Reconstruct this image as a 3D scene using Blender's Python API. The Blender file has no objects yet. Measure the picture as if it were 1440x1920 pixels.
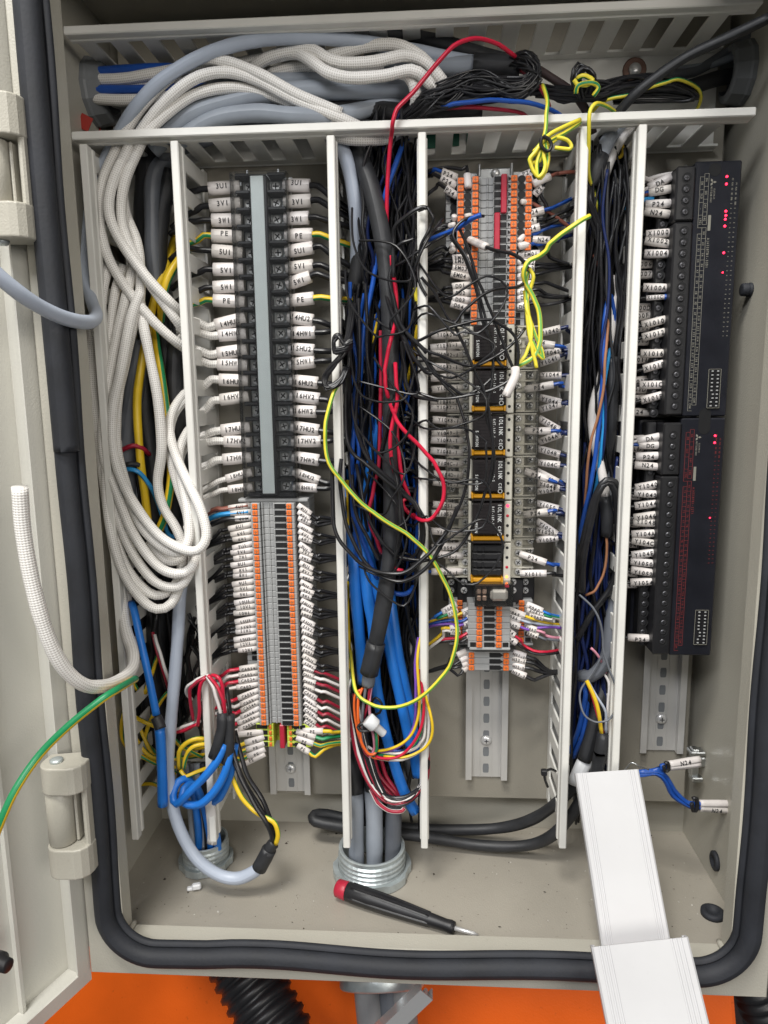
import bpy, bmesh, math, random
import numpy as np
from mathutils import Vector, Matrix
random.seed(7); rng = np.random.default_rng(7)
SC = bpy.context.scene
COL = SC.collection

# ---------------------------------------------------------------- camera
F = 1330.0                                   # focal length in photo pixels (1440 x 1920)
_d = np.array([80., -218., F]); _d /= np.linalg.norm(_d)
_n = np.array([102., 8124., F]); _n -= _d * _n.dot(_d); _n /= np.linalg.norm(_n)
RC = np.stack([np.cross(_n, _d), _d, -_n], 1)     # camera(right,down,fwd) = RC @ world
CAM = np.array([0.0, -0.57237, 0.0])
cd = bpy.data.cameras.new('camera'); cam = bpy.data.objects.new('camera', cd); COL.objects.link(cam)
cd.sensor_fit = 'HORIZONTAL'; cd.sensor_width = 36.0; cd.lens = F / 1440 * 36
cd.clip_start = 0.01; cd.clip_end = 50
_m = Matrix.Identity(4)
for i in range(3):
    _m[i][0] = RC[0][i]; _m[i][1] = -RC[1][i]; _m[i][2] = -RC[2][i]; _m[i][3] = CAM[i]
cam.matrix_world = _m
SC.camera = cam

# ---------------------------------------------------------------- light
w = bpy.data.worlds.new('World'); SC.world = w; w.use_nodes = True
w.node_tree.nodes['Background'].inputs[0].default_value = (0.93, 0.97, 1.0, 1)
w.node_tree.nodes['Background'].inputs[1].default_value = 0.135
def area(name, loc, target, sx, sy, power, col):
    l = bpy.data.lights.new(name, 'AREA'); l.shape = 'RECTANGLE'; l.size = sx; l.size_y = sy
    l.energy = power; l.color = col
    o = bpy.data.objects.new(name, l); COL.objects.link(o); o.location = loc
    o.rotation_euler = (Vector(target) - Vector(loc)).to_track_quat('-Z', 'Y').to_euler()
    return o
area('workshop_and_fill_lamp', (-0.30, -0.90, 1.45), (0, -0.05, -0.1), 0.55, 0.40, 33, (1.0, 0.97, 0.91))
area('workshop_and_fill_lamp', (-0.70, -1.80, 1.30), (0, 0, -0.1), 1.1, 0.5, 34, (0.97, 0.98, 1.0))
area('workshop_and_fill_lamp', (0.9, -1.7, 0.35), (-0.1, -0.1, -0.35), 0.9, 0.6, 15, (1.0, 0.95, 0.88))  # added low fill that brightens the orange housing, no real lamp stands there
vs = SC.view_settings; vs.view_transform = 'Standard'; vs.look = 'None'; vs.gamma = 1.0; vs.exposure = -0.13
vs.use_curve_mapping = False
SC.cycles.max_bounces = 8; SC.cycles.transparent_max_bounces = 16
SC.cycles.use_denoising = True

# ---------------------------------------------------------------- helpers
def ray(px, py): return RC.T @ np.array([px - 720., py - 960., F])
def P(px, py, d):
    """point of the place that the photo shows at (px, py), d millimetres in front of the mounting plate"""
    r = ray(px, py); return CAM + r * ((-d / 1000 - CAM[1]) / r[1])
def PZ(px, py, z): r = ray(px, py); return CAM + r * ((z - CAM[2]) / r[2])
def PX(px, py, x): r = ray(px, py); return CAM + r * ((x - CAM[0]) / r[0])

M = {}
def mat(name, col, rough=0.5, metal=0.0, var=0.08, vscale=60, bump=0.0, bscale=400, coat=0.0, spec=0.5, speck=0.0):
    m = bpy.data.materials.new(name); m.use_nodes = True; nt = m.node_tree; b = nt.nodes['Principled BSDF']
    b.inputs['Roughness'].default_value = rough; b.inputs['Metallic'].default_value = metal
    b.inputs['Specular IOR Level'].default_value = spec; b.inputs['Coat Weight'].default_value = coat
    tc = nt.nodes.new('ShaderNodeTexCoord')
    n = nt.nodes.new('ShaderNodeTexNoise'); n.inputs['Scale'].default_value = vscale; n.inputs['Detail'].default_value = 4
    nt.links.new(tc.outputs['Object'], n.inputs['Vector'])
    mr = nt.nodes.new('ShaderNodeMapRange'); mr.inputs[1].default_value = 0.3; mr.inputs[2].default_value = 0.7
    mr.inputs[3].default_value = 1 - var; mr.inputs[4].default_value = 1 + var
    nt.links.new(n.outputs['Fac'], mr.inputs[0])
    mx = nt.nodes.new('ShaderNodeMix'); mx.data_type = 'RGBA'; mx.blend_type = 'MULTIPLY'; mx.inputs[0].default_value = 1
    mx.inputs[6].default_value = (*col, 1); nt.links.new(mr.outputs[0], mx.inputs[7])
    out = mx.outputs[2]
    if speck:
        v = nt.nodes.new('ShaderNodeTexNoise'); v.inputs['Scale'].default_value = 220; v.inputs['Detail'].default_value = 6
        nt.links.new(tc.outputs['Object'], v.inputs['Vector'])
        r2 = nt.nodes.new('ShaderNodeMapRange'); r2.inputs[1].default_value = 0.66; r2.inputs[2].default_value = 0.74
        r2.inputs[3].default_value = 0; r2.inputs[4].default_value = speck; nt.links.new(v.outputs['Fac'], r2.inputs[0])
        m2 = nt.nodes.new('ShaderNodeMix'); m2.data_type = 'RGBA'; nt.links.new(r2.outputs[0], m2.inputs[0])
        nt.links.new(out, m2.inputs[6]); m2.inputs[7].default_value = (col[0] * .35, col[1] * .33, col[2] * .3, 1); out = m2.outputs[2]
    nt.links.new(out, b.inputs['Base Color'])
    rr = nt.nodes.new('ShaderNodeMapRange'); rr.inputs[3].default_value = max(0.02, rough - 0.08); rr.inputs[4].default_value = min(1, rough + 0.1)
    nt.links.new(n.outputs['Fac'], rr.inputs[0]); nt.links.new(rr.outputs[0], b.inputs['Roughness'])
    if bump:
        n2 = nt.nodes.new('ShaderNodeTexNoise'); n2.inputs['Scale'].default_value = bscale
        nt.links.new(tc.outputs['Object'], n2.inputs['Vector'])
        bp = nt.nodes.new('ShaderNodeBump'); bp.inputs['Strength'].default_value = bump; bp.inputs['Distance'].default_value = 0.0006
        nt.links.new(n2.outputs['Fac'], bp.inputs['Height']); nt.links.new(bp.outputs[0], b.inputs['Normal'])
    M[name] = m; return m

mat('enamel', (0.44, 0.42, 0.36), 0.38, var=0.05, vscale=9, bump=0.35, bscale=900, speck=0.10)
mat('enamel_door_lit', (0.60, 0.59, 0.54), 0.36, var=0.04, vscale=6, bump=0.25, bscale=900, speck=0.05)  # lighter than the wall enamel, light falling on the door put into the colour
mat('plate_paint_shaded', (0.285, 0.265, 0.222), 0.42, var=0.06, vscale=8, bump=0.3, bscale=900, speck=0.12)  # darker than the wall enamel, shade between the ducts put into the colour
mat('floor_paint', (0.345, 0.318, 0.27), 0.36, var=0.09, vscale=10, bump=0.3, bscale=900, speck=0.3)
mat('duct_pvc', (0.74, 0.73, 0.69), 0.42, var=0.05, vscale=30, bump=0.1, bscale=300)
mat('cover_pvc', (0.56, 0.56, 0.57), 0.36, var=0.045, vscale=14, bump=0.12, bscale=120, speck=0.05)
mat('rubber', (0.018, 0.020, 0.026), 0.68, var=0.25, vscale=40, bump=0.25, bscale=500)
mat('black_pvc', (0.012, 0.012, 0.014), 0.34, var=0.3, vscale=90)
mat('black_jacket', (0.022, 0.023, 0.026), 0.5, var=0.25, vscale=70, bump=0.15, bscale=500)
mat('grey_jacket', (0.285, 0.315, 0.36), 0.42, var=0.07, vscale=50)
mat('dark_grey_jacket', (0.12, 0.13, 0.15), 0.45, var=0.1, vscale=50)
mat('light_grey_jacket', (0.42, 0.47, 0.56), 0.4, var=0.06, vscale=50)
mat('white_wire', (0.72, 0.69, 0.67), 0.42, var=0.06)
mat('blue_wire', (0.012, 0.075, 0.36), 0.36, var=0.12)
mat('blue_cable', (0.015, 0.17, 0.60), 0.4, var=0.1)
mat('light_blue_wire', (0.03, 0.30, 0.66), 0.36)
mat('navy_wire', (0.008, 0.018, 0.085), 0.4)
mat('red_wire', (0.55, 0.012, 0.045), 0.34, var=0.1)
mat('dark_red_wire', (0.32, 0.012, 0.035), 0.4, var=0.1)
mat('yellow_wire', (0.74, 0.50, 0.02), 0.36)
mat('lemon_wire', (0.76, 0.64, 0.05), 0.36)
mat('lime_wire', (0.13, 0.36, 0.06), 0.36)
mat('green_wire', (0.01, 0.22, 0.08), 0.38)
mat('purple_wire', (0.20, 0.08, 0.45), 0.4)
mat('pink_wire', (0.60, 0.25, 0.33), 0.4)
mat('brown_wire', (0.25, 0.085, 0.06), 0.4)
mat('orange_wire', (0.75, 0.13, 0.02), 0.4)
mat('copper_wire', (0.33, 0.15, 0.075), 0.42)
mat('sleeve_pvc', (0.69, 0.645, 0.62), 0.45, var=0.05, vscale=120)
mat('sleeve_pvc_b', (0.63, 0.59, 0.555), 0.5, var=0.08, vscale=100)
mat('sleeve_pvc_c', (0.71, 0.67, 0.655), 0.4, var=0.06, vscale=100, speck=0.12)
mat('neutral_grey', (0.24, 0.24, 0.245), 0.5, var=0.1)
mat('ink', (0.015, 0.014, 0.016), 0.6)
mat('white_print', (0.62, 0.63, 0.62), 0.5)
mat('dim_print', (0.27, 0.26, 0.22), 0.5)
mat('red_print', (0.23, 0.035, 0.035), 0.5)
mat('terminal_grey', (0.34, 0.345, 0.345), 0.5, var=0.07, vscale=80, bump=0.06)
mat('terminal_light_grey', (0.36, 0.365, 0.365), 0.5, var=0.06)
mat('orange_plastic', (0.80, 0.17, 0.025), 0.42, var=0.08, vscale=150)
mat('lime_plastic', (0.50, 0.62, 0.07), 0.45, var=0.07)
mat('red_plastic', (0.42, 0.02, 0.045), 0.38)
mat('yellow_plastic', (0.62, 0.29, 0.01), 0.4, var=0.05)
mat('cavity', (0.006, 0.006, 0.007), 0.7)
mat('cream_plastic', (0.55, 0.53, 0.46), 0.45, var=0.05)
mat('black_plastic', (0.013, 0.013, 0.015), 0.42, var=0.15)
mat('module_plastic', (0.011, 0.012, 0.018), 0.42, var=0.15, bump=0.08)
mat('smoke_plastic', (0.022, 0.019, 0.020), 0.22, var=0.15)
mat('label_strip', (0.64, 0.70, 0.70), 0.35, var=0.03)
mat('zinc', (0.55, 0.57, 0.58), 0.32, metal=1.0, var=0.12, vscale=90)
mat('dull_zinc', (0.50, 0.55, 0.56), 0.40, metal=0.6, var=0.2, vscale=70, bump=0.2)
mat('rail_steel', (0.60, 0.59, 0.57), 0.36, metal=0.35, var=0.08, vscale=20)
mat('screw_steel', (0.74, 0.74, 0.74), 0.30, metal=0.55, var=0.1, vscale=300)
mat('dark_steel', (0.10, 0.10, 0.11), 0.4, metal=0.8)
mat('brass_brown', (0.22, 0.13, 0.10), 0.45, metal=0.4)
mat('grommet_grey_slot_shade', (0.17, 0.18, 0.19), 0.55, var=0.08, bump=0.1)
mat('orange_paint', (1.0, 0.15, 0.002), 0.42, var=0.10, vscale=14, bump=0.2, bscale=600, speck=0.25)
mat('dark_machine', (0.055, 0.035, 0.035), 0.55, var=0.3, vscale=20)
mat('nylon_white', (0.72, 0.73, 0.75), 0.35, var=0.03)
mat('green_board', (0.01, 0.10, 0.06), 0.5)
mat('copper_bar', (0.55, 0.40, 0.33), 0.35, metal=0.7)
mat('red_tape', (0.35, 0.03, 0.02), 0.5)
mat('dust', (0.05, 0.04, 0.03), 0.9)
mat('pale_dust', (0.55, 0.53, 0.48), 0.9)

def clear(name, tint, gloss=0.10, opac=0.06):
    m = bpy.data.materials.new(name); m.use_nodes = True; nt = m.node_tree; nt.nodes.clear()
    o = nt.nodes.new('ShaderNodeOutputMaterial'); t = nt.nodes.new('ShaderNodeBsdfTransparent'); t.inputs[0].default_value = (*tint, 1)
    g = nt.nodes.new('ShaderNodeBsdfGlossy'); g.inputs['Roughness'].default_value = 0.12
    d = nt.nodes.new('ShaderNodeBsdfDiffuse'); d.inputs[0].default_value = (0.75, 0.75, 0.75, 1)
    fr = nt.nodes.new('ShaderNodeFresnel'); fr.inputs[0].default_value = 1.49
    ad = nt.nodes.new('ShaderNodeMath'); ad.inputs[1].default_value = gloss * 0.3; nt.links.new(fr.outputs[0], ad.inputs[0])
    a = nt.nodes.new('ShaderNodeMixShader'); nt.links.new(ad.outputs[0], a.inputs[0]); nt.links.new(t.outputs[0], a.inputs[1]); nt.links.new(g.outputs[0], a.inputs[2])
    c = nt.nodes.new('ShaderNodeMixShader'); c.inputs[0].default_value = opac
    nt.links.new(a.outputs[0], c.inputs[1]); nt.links.new(d.outputs[0], c.inputs[2]); nt.links.new(c.outputs[0], o.inputs[0])
    M[name] = m
clear('clear_plastic', (0.985, 0.99, 0.99), 0.0, 0.004)
clear('smoky_clear', (0.97, 0.965, 0.95), 0.0, 0.008)
clear('pale_clear', (0.92, 0.92, 0.92), 0.0, 0.38)

def emit(name, col, s):
    m = bpy.data.materials.new(name); m.use_nodes = True; b = m.node_tree.nodes['Principled BSDF']
    b.inputs['Base Color'].default_value = (*[c * .5 for c in col], 1); b.inputs['Emission Color'].default_value = (*col, 1); b.inputs['Emission Strength'].default_value = s
    M[name] = m
emit('led_red', (1.0, 0.02, 0.06), 6); emit('led_orange', (1.0, 0.22, 0.04), 6); emit('led_dim', (0.6, 0.01, 0.04), 0.35)

def braid_material():
    """woven glass-fibre sleeve: two crossing families of flat yarns, from the tube's own (u, v)"""
    m = bpy.data.materials.new('white_braid'); m.use_nodes = True; nt = m.node_tree; b = nt.nodes['Principled BSDF']
    uv = nt.nodes.new('ShaderNodeUVMap'); sp = nt.nodes.new('ShaderNodeSeparateXYZ'); nt.links.new(uv.outputs[0], sp.inputs[0])
    def math_(op, a, bb=None):
        n = nt.nodes.new('ShaderNodeMath'); n.operation = op
        for i, x in enumerate((a, bb)):
            if x is None: continue
            if isinstance(x, (int, float)): n.inputs[i].default_value = x
            else: nt.links.new(x, n.inputs[i])
        return n.outputs[0]
    U = math_('MULTIPLY', sp.outputs[0], 2 * math.pi * 7); V = math_('MULTIPLY', sp.outputs[1], 2 * math.pi * 330)
    a = math_('SINE', math_('ADD', U, V)); c = math_('SINE', math_('SUBTRACT', U, V))
    pr = math_('MULTIPLY', a, c); h = math_('ADD', math_('MULTIPLY', pr, 0.5), 0.5)
    cr = nt.nodes.new('ShaderNodeValToRGB'); nt.links.new(h, cr.inputs[0])
    cr.color_ramp.elements[0].color = (0.62, 0.59, 0.55, 1); cr.color_ramp.elements[1].color = (0.93, 0.91, 0.875, 1)
    cr.color_ramp.elements[0].position = 0.1; cr.color_ramp.elements[1].position = 0.55
    tc = nt.nodes.new('ShaderNodeTexCoord'); nz = nt.nodes.new('ShaderNodeTexNoise'); nz.inputs['Scale'].default_value = 45
    nt.links.new(tc.outputs['Object'], nz.inputs['Vector'])
    mx = nt.nodes.new('ShaderNodeMix'); mx.data_type = 'RGBA'; mx.blend_type = 'MULTIPLY'; mx.inputs[0].default_value = 0.15
    nt.links.new(cr.outputs[0], mx.inputs[6]); nt.links.new(nz.outputs['Fac'], mx.inputs[7])
    nt.links.new(mx.outputs[2], b.inputs['Base Color'])
    bp = nt.nodes.new('ShaderNodeBump'); bp.inputs['Strength'].default_value = 0.4; bp.inputs['Distance'].default_value = 0.0006
    nt.links.new(h, bp.inputs['Height']); nt.links.new(bp.outputs[0], b.inputs['Normal'])
    b.inputs['Roughness'].default_value = 0.42; b.inputs['Specular IOR Level'].default_value = 0.4
    M['white_braid'] = m
braid_material()

WL = {}                                       # world location of every object made here
def link(o, loc, parent):
    COL.objects.link(o); loc = Vector(loc); WL[o.name] = loc
    if parent is not None: o.parent = parent; o.location = loc - WL[parent.name]
    else: o.location = loc
    return o
def tag(o, label, cat, group=None, kind=None):
    if label: o['label'] = label
    if cat: o['category'] = cat
    if group: o['group'] = group
    if kind: o['kind'] = kind
    return o
def thing(name, loc, label, cat, group=None):
    o = bpy.data.objects.new(name, None); o.empty_display_size = 0.01; link(o, loc, None); return tag(o, label, cat, group)
def mesh(name, V, Fc, mats, smooth=False, mi=None, uv=None):
    me = bpy.data.meshes.new(name); me.from_pydata([tuple(v) for v in V], [], [tuple(f) for f in Fc])
    for m_ in (mats if isinstance(mats, (list, tuple)) else [mats]): me.materials.append(M[m_])
    if mi is not None: me.polygons.foreach_set('material_index', list(mi))
    if smooth: me.polygons.foreach_set('use_smooth', [True] * len(me.polygons))
    if uv is not None:
        l = me.uv_layers.new(name='UVMap'); idx = np.empty(len(me.loops), dtype=np.int32); me.loops.foreach_get('vertex_index', idx)
        l.data.foreach_set('uv', np.asarray(uv, dtype=np.float32)[idx].ravel())
    me.update(); return me
def mk(name, V, Fc, mats, parent=None, smooth=False, mi=None, uv=None, origin=None):
    V = np.asarray(V, dtype=float)
    o0 = np.asarray(origin) if origin is not None else (V.min(0) + V.max(0)) / 2
    o = bpy.data.objects.new(name, mesh(name, V - o0, Fc, mats, smooth, mi, uv))
    return link(o, o0, parent)
def inst(name, me, loc, parent=None):
    return link(bpy.data.objects.new(name, me), loc, parent)

BF = [(0, 3, 2, 1), (4, 5, 6, 7), (0, 1, 5, 4), (1, 2, 6, 5), (2, 3, 7, 6), (3, 0, 4, 7)]
def bxg(mn, mx):
    (a, b, c), (d, e, f) = mn, mx
    return [(a, b, c), (d, b, c), (d, e, c), (a, e, c), (a, b, f), (d, b, f), (d, e, f), (a, e, f)], BF
class G:
    """collects shapes into one mesh"""
    def __init__(s): s.V = []; s.F = []; s.I = []
    def add(s, V, Fc, i=0):
        n = len(s.V); s.V += [tuple(v) for v in V]; s.F += [tuple(k + n for k in f) for f in Fc]; s.I += [i] * len(Fc); return s
    def box(s, mn, mx, i=0): return s.add(*bxg(mn, mx), i)
    def cbox(s, mn, mx, c=0.0005, i=0): return s.add(*cboxg(mn, mx, c), i)
    def mesh(s, name, mats, smooth=False): return mesh(name, s.V, s.F, mats, smooth, s.I)
    def mk(s, name, mats, parent=None, smooth=False): return mk(name, s.V, s.F, mats, parent, smooth, s.I)
def cboxg(mn, mx, c):
    """box with chamfered edges"""
    mn = np.minimum(mn, mx); mx = np.maximum(mn, mx); mx = np.asarray(mx, float); mn = np.asarray(mn, float)
    c = min(c, 0.3 * float((mx - mn).min()))
    V = []; ID = {}
    for sx in (0, 1):
        for sy in (0, 1):
            for sz in (0, 1):
                for ax in range(3):
                    s_ = (sx, sy, sz); v = [mx[k] - c if s_[k] else mn[k] + c for k in range(3)]
                    v[ax] = mx[ax] if s_[ax] else mn[ax]
                    ID[(sx, sy, sz, ax)] = len(V); V.append(v)
    Fc = []
    def quad(l):
        p = np.array([V[k] for k in l]); cc = p.mean(0); nn = np.cross(p[1] - p[0], p[2] - p[0])
        Fc.append(tuple(l) if nn.dot(cc - (mn + mx) / 2) > 0 else tuple(l[::-1]))
    for ax in range(3):
        o = [k for k in range(3) if k != ax]
        for s in (0, 1):
            l = []
            for (p, q) in ((0, 0), (1, 0), (1, 1), (0, 1)):
                t = [0, 0, 0]; t[ax] = s; t[o[0]] = p; t[o[1]] = q; l.append(ID[(*t, ax)])
            quad(l)
        for p in (0, 1):
            for q in (0, 1):
                l = []
                for (s, a2) in ((0, o[0]), (1, o[0]), (1, o[1]), (0, o[1])):
                    t = [0, 0, 0]; t[ax] = s; t[o[0]] = p; t[o[1]] = q; l.append(ID[(*t, a2)])
                quad(l)
    for sx in (0, 1):
        for sy in (0, 1):
            for sz in (0, 1): quad([ID[(sx, sy, sz, a)] for a in range(3)])
    return V, Fc
def box(name, mn, mx, m_, parent=None, c=0.0006):
    return mk(name, *cboxg(mn, mx, c), m_, parent)

def spline(pts, step=0.004):
    p = np.asarray(pts, float)
    if len(p) == 2: p = np.array([p[0], p[0] * .67 + p[1] * .33, p[0] * .33 + p[1] * .67, p[1]])
    q = np.vstack([2 * p[0] - p[1], p, 2 * p[-1] - p[-2]]); out = []
    for i in range(1, len(q) - 2):
        a, b, c, d = q[i - 1], q[i], q[i + 1], q[i + 2]
        n = max(2, int(np.linalg.norm(c - b) / step)); t = np.linspace(0, 1, n, endpoint=False)[:, None]
        out.append(0.5 * (2 * b + (c - a) * t + (2 * a - 5 * b + 4 * c - d) * t * t + (3 * b - a - 3 * c + d) * t ** 3))
    return np.vstack(out + [p[-1:]])
def frames(c, ref=None):
    t = np.gradient(c, axis=0); t /= np.linalg.norm(t, axis=1)[:, None] + 1e-12
    ref = np.array([0, -1., 0]) if ref is None else np.asarray(ref, float)
    n = ref - t[0] * ref.dot(t[0])
    if np.linalg.norm(n) < 0.2: n = np.array([0, 0, 1.]) - t[0] * t[0][2]
    N = [n / np.linalg.norm(n)]
    for i in range(1, len(c)):
        v = N[-1] - t[i] * N[-1].dot(t[i]); N.append(v / (np.linalg.norm(v) + 1e-12))
    N = np.array(N); return t, N, np.cross(t, N)
def tubeg(pts, r, seg=8, step=0.004, caps=True, stripe=0, flat=1.0, resample=True, phase=0.0, twist=0.0):
    c = spline(pts, step) if resample else np.asarray(pts, float)
    t, N, B = frames(c); k = len(c)
    R = np.full(k, r) if np.isscalar(r) else np.interp(np.linspace(0, 1, k), np.linspace(0, 1, len(r)), r)
    L = np.concatenate([[0], np.cumsum(np.linalg.norm(np.diff(c, axis=0), axis=1))])
    ang = np.linspace(0, 2 * np.pi, seg + 1)
    A = ang[None, :] + phase + twist * L[:, None]
    V = c[:, None, :] + R[:, None, None] * (flat * np.cos(A)[:, :, None] * N[:, None, :] + np.sin(A)[:, :, None] * B[:, None, :])
    uv = np.stack([np.broadcast_to(ang / (2 * np.pi), A.shape), np.broadcast_to(L[:, None], A.shape)], 2).reshape(-1, 2)
    V = V.reshape(-1, 3); s1 = seg + 1
    i, j = np.meshgrid(np.arange(k - 1), np.arange(seg), indexing='ij'); a = (i * s1 + j).ravel()
    Fc = np.stack([a, a + 1, a + s1 + 1, a + s1], 1)
    mi = (((j.ravel() * 1.0 / seg) % 0.5) < stripe / 2 - 1e-6).astype(int)   # two opposite stripes
    Fc = [tuple(f) for f in Fc.tolist()]; mi = mi.tolist()
    if caps:
        Fc.append(tuple(range(seg - 1, -1, -1))); Fc.append(tuple((k - 1) * s1 + q for q in range(seg))); mi += [0, 0]
    return V, Fc, mi, uv
def tube(name, pts, r, m_, parent=None, **kw):
    V, Fc, mi, uv = tubeg(pts, r, **kw)
    return mk(name, V, Fc, m_, parent, True, mi, uv)
def path(pp, d0=60):
    return [P(p[0], p[1], p[2] if len(p) > 2 else d0) for p in pp]
def lathe(name, prof, p0, axis, m_, parent=None, seg=20, smooth=True, mats_i=None):
    """prof: (distance along the axis, radius)"""
    V, Fc, mi = latheg(prof, p0, axis, seg, mats_i); return mk(name, V, Fc, m_, parent, smooth, mi)
def latheg(prof, p0, axis, seg=20, mats_i=None):
    ax = np.asarray(axis, float); ax /= np.linalg.norm(ax)
    u = np.cross(ax, [0, 0, 1.] if abs(ax[2]) < 0.9 else [1., 0, 0]); u /= np.linalg.norm(u); v = np.cross(ax, u)
    V = []; Fc = []; mi = []
    for (s, r) in prof:
        for k in range(seg):
            a = 2 * math.pi * k / seg; V.append(np.asarray(p0) + ax * s + r * (math.cos(a) * u + math.sin(a) * v))
    for i in range(len(prof) - 1):
        for k in range(seg):
            k2 = (k + 1) % seg; Fc.append((i * seg + k, i * seg + k2, (i + 1) * seg + k2, (i + 1) * seg + k)); mi.append(mats_i[i] if mats_i else 0)
    Fc.append(tuple(range(seg - 1, -1, -1))); mi.append(mats_i[0] if mats_i else 0)
    Fc.append(tuple((len(prof) - 1) * seg + k for k in range(seg))); mi.append(mats_i[-1] if mats_i else 0)
    return V, Fc, mi
def prism(poly, h0, h1, ax):
    """polygon in the two other axes, extruded along ax (0, 1 or 2)"""
    def v(p, h):
        if ax == 2: return (p[0], p[1], h)
        if ax == 1: return (p[0], h, p[1])
        return (h, p[0], p[1])
    n = len(poly); V = [v(p, h0) for p in poly] + [v(p, h1) for p in poly]
    Fc = [tuple(range(n)), tuple(range(2 * n - 1, n - 1, -1))] + [(k, k + n, (k + 1) % n + n, (k + 1) % n) for k in range(n)]
    return V, Fc

# ---------------------------------------------------------------- printed characters
GLY = {}
def sliced(V, Fc, n=5):
    """cut a flat glyph into bands so that it can be wrapped on a round sleeve"""
    if not len(V): return V, Fc
    lo, hi = V[:, 1].min() - 1e-4, V[:, 1].max() + 1e-4; n = max(1, int(n * (hi - lo) / .7)); oV = []; oF = []
    def clip(p, y, keep):
        out = []
        for i in range(len(p)):
            a, b = p[i], p[(i + 1) % len(p)]; ia, ib = (a[1] - y) * keep >= 0, (b[1] - y) * keep >= 0
            if ia: out.append(a)
            if ia != ib: t = (y - a[1]) / (b[1] - a[1]); out.append((a[0] + (b[0] - a[0]) * t, y))
        return out
    for f in Fc:
        for k in range(n):
            p = clip(clip([tuple(V[q]) for q in f], lo + (hi - lo) * k / n, 1), lo + (hi - lo) * (k + 1) / n, -1)
            if len(p) > 2: oF.append(tuple(range(len(oV), len(oV) + len(p)))); oV += p
    return np.array(oV), oF
def load_glyphs(chars):
    os_ = []
    for ch in chars:
        cu = bpy.data.curves.new('glyph', 'FONT'); cu.body = ch; cu.resolution_u = 2; cu.offset = 0.02
        o = bpy.data.objects.new('glyph', cu); COL.objects.link(o); os_.append((ch, o, cu))
    dg = bpy.context.evaluated_depsgraph_get(); dg.update()
    for ch, o, cu in os_:
        e = o.evaluated_get(dg); me = e.to_mesh()
        V = np.array([v.co[:2] for v in me.vertices]) if len(me.vertices) else np.zeros((0, 2))
        GLY[ch] = sliced(V, [tuple(p.vertices) for p in me.polygons]); e.to_mesh_clear()
    for ch, o, cu in os_: bpy.data.objects.remove(o); bpy.data.curves.remove(cu)
load_glyphs('ABCDEFGHIJKLMNOPQRSTUVWXYZabcdefghijklmnopqrstuvwxyz0123456789+-().:')
def textg(s, h, adv=0.60, cond=0.86):
    """flat text of cap height h centred on (0, 0)"""
    V = []; Fc = []; k = h / 0.70; x0 = -len(s) * adv * k / 2
    for i, ch in enumerate(s):
        if ch == ' ' or ch not in GLY: continue
        g, f = GLY[ch]
        if not len(g): continue
        w_ = g[:, 0].max() - g[:, 0].min(); sc = min(cond, 0.54 / max(w_, 0.1)) if w_ > 0.2 else 1
        cx = (g[:, 0].max() + g[:, 0].min()) / 2; n = len(V)
        for q in g: V.append((x0 + (i + .5) * adv * k + (q[0] - cx) * sc * k, (q[1] - 0.35) * k))
        Fc += [tuple(t + n for t in ff) for ff in f]
    return np.array(V) if V else np.zeros((0, 2)), Fc
def printed(parent, s, c, u, v, h, m_='white_print', adv=0.6, name='print'):
    T, Fc = textg(s, h, adv); u = np.asarray(u, float); v = np.asarray(v, float)
    return mk(name, np.asarray(c) + T[:, :1] * u + T[:, 1:] * v, Fc, m_, parent)
# ================================================================ the cabinet
XL, XR, ZF, ZC, YB, YF = -0.2465, 0.2265, -0.3855, 0.283, 0.020, -0.135
cab = thing('electrical_cabinet', (0, YB, ZF), 'open beige steel control cabinet with black rubber door seal', 'cabinet')
T = 0.0016
box('back_wall', (XL, YB, ZF), (XR, YB + T, ZC), 'enamel', cab, 0)
box('side_wall', (XL - T, YF + .004, ZF - T), (XL, YB + T, ZC), 'enamel', cab, 0)
rw = box('side_wall', (XR, YF + .004, ZF - T), (XR + T, YB + T, ZC), 'enamel', cab, 0)
fl = box('bottom_wall', (XL, YF + .004, ZF - T), (XR, YB, ZF), 'floor_paint', cab, 0)
box('top_wall', (XL - T, YF + .004, ZC), (XR + T, YB + T, ZC + T), 'enamel', cab, 0)
mp = box('mounting_plate', (-0.233, 0, -0.3455), (0.2185, 0.0025, 0.272), 'plate_paint_shaded', cab, 0.0005)
# front flange: swept profile round the opening (offset outwards, depth)
OX0, OX1, OZ0, OZ1 = -0.2158, 0.2035, -0.3788, 0.268
prof = [(0.0012, -0.1208), (0.0, -0.1210), (0.0, -0.1345)]
for a in np.linspace(0, math.pi / 2, 6)[1:]: prof.append((0.0055 - 0.0055 * math.cos(a), -0.1345 - 0.0055 * math.sin(a)))
prof += [(0.0230, -0.1400), (0.0242, -0.1388), (0.0242, -0.1290), (0.0230, -0.1290), (0.0230, -0.1372), (0.0055, -0.1372), (0.0015, -0.1330)]
def ring(prof, rect, corner):
    V = []; n = len(prof); x0, x1, z0, z1 = rect
    cs = [(x0, z0, -1, -1), (x1, z0, 1, -1), (x1, z1, 1, 1), (x0, z1, -1, 1)]
    for (x, z, sx, sz) in cs:
        for (o, y) in prof: V.append((x + sx * o, y, z + sz * o))
    Fc = []
    for c in range(4):
        for k in range(n):
            k2 = (k + 1) % n; c2 = (c + 1) % 4; Fc.append((c * n + k, c * n + k2, c2 * n + k2, c2 * n + k))
    return V, Fc
V, Fc = ring(prof, (OX0, OX1, OZ0, OZ1), 0)
ff = mk('front_flange', V, Fc, 'enamel', cab); 
for e_ in range(1): ff.data.polygons.foreach_set('use_smooth', [2 <= (i % len(prof)) <= 6 for i in range(len(ff.data.polygons))])
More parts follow.
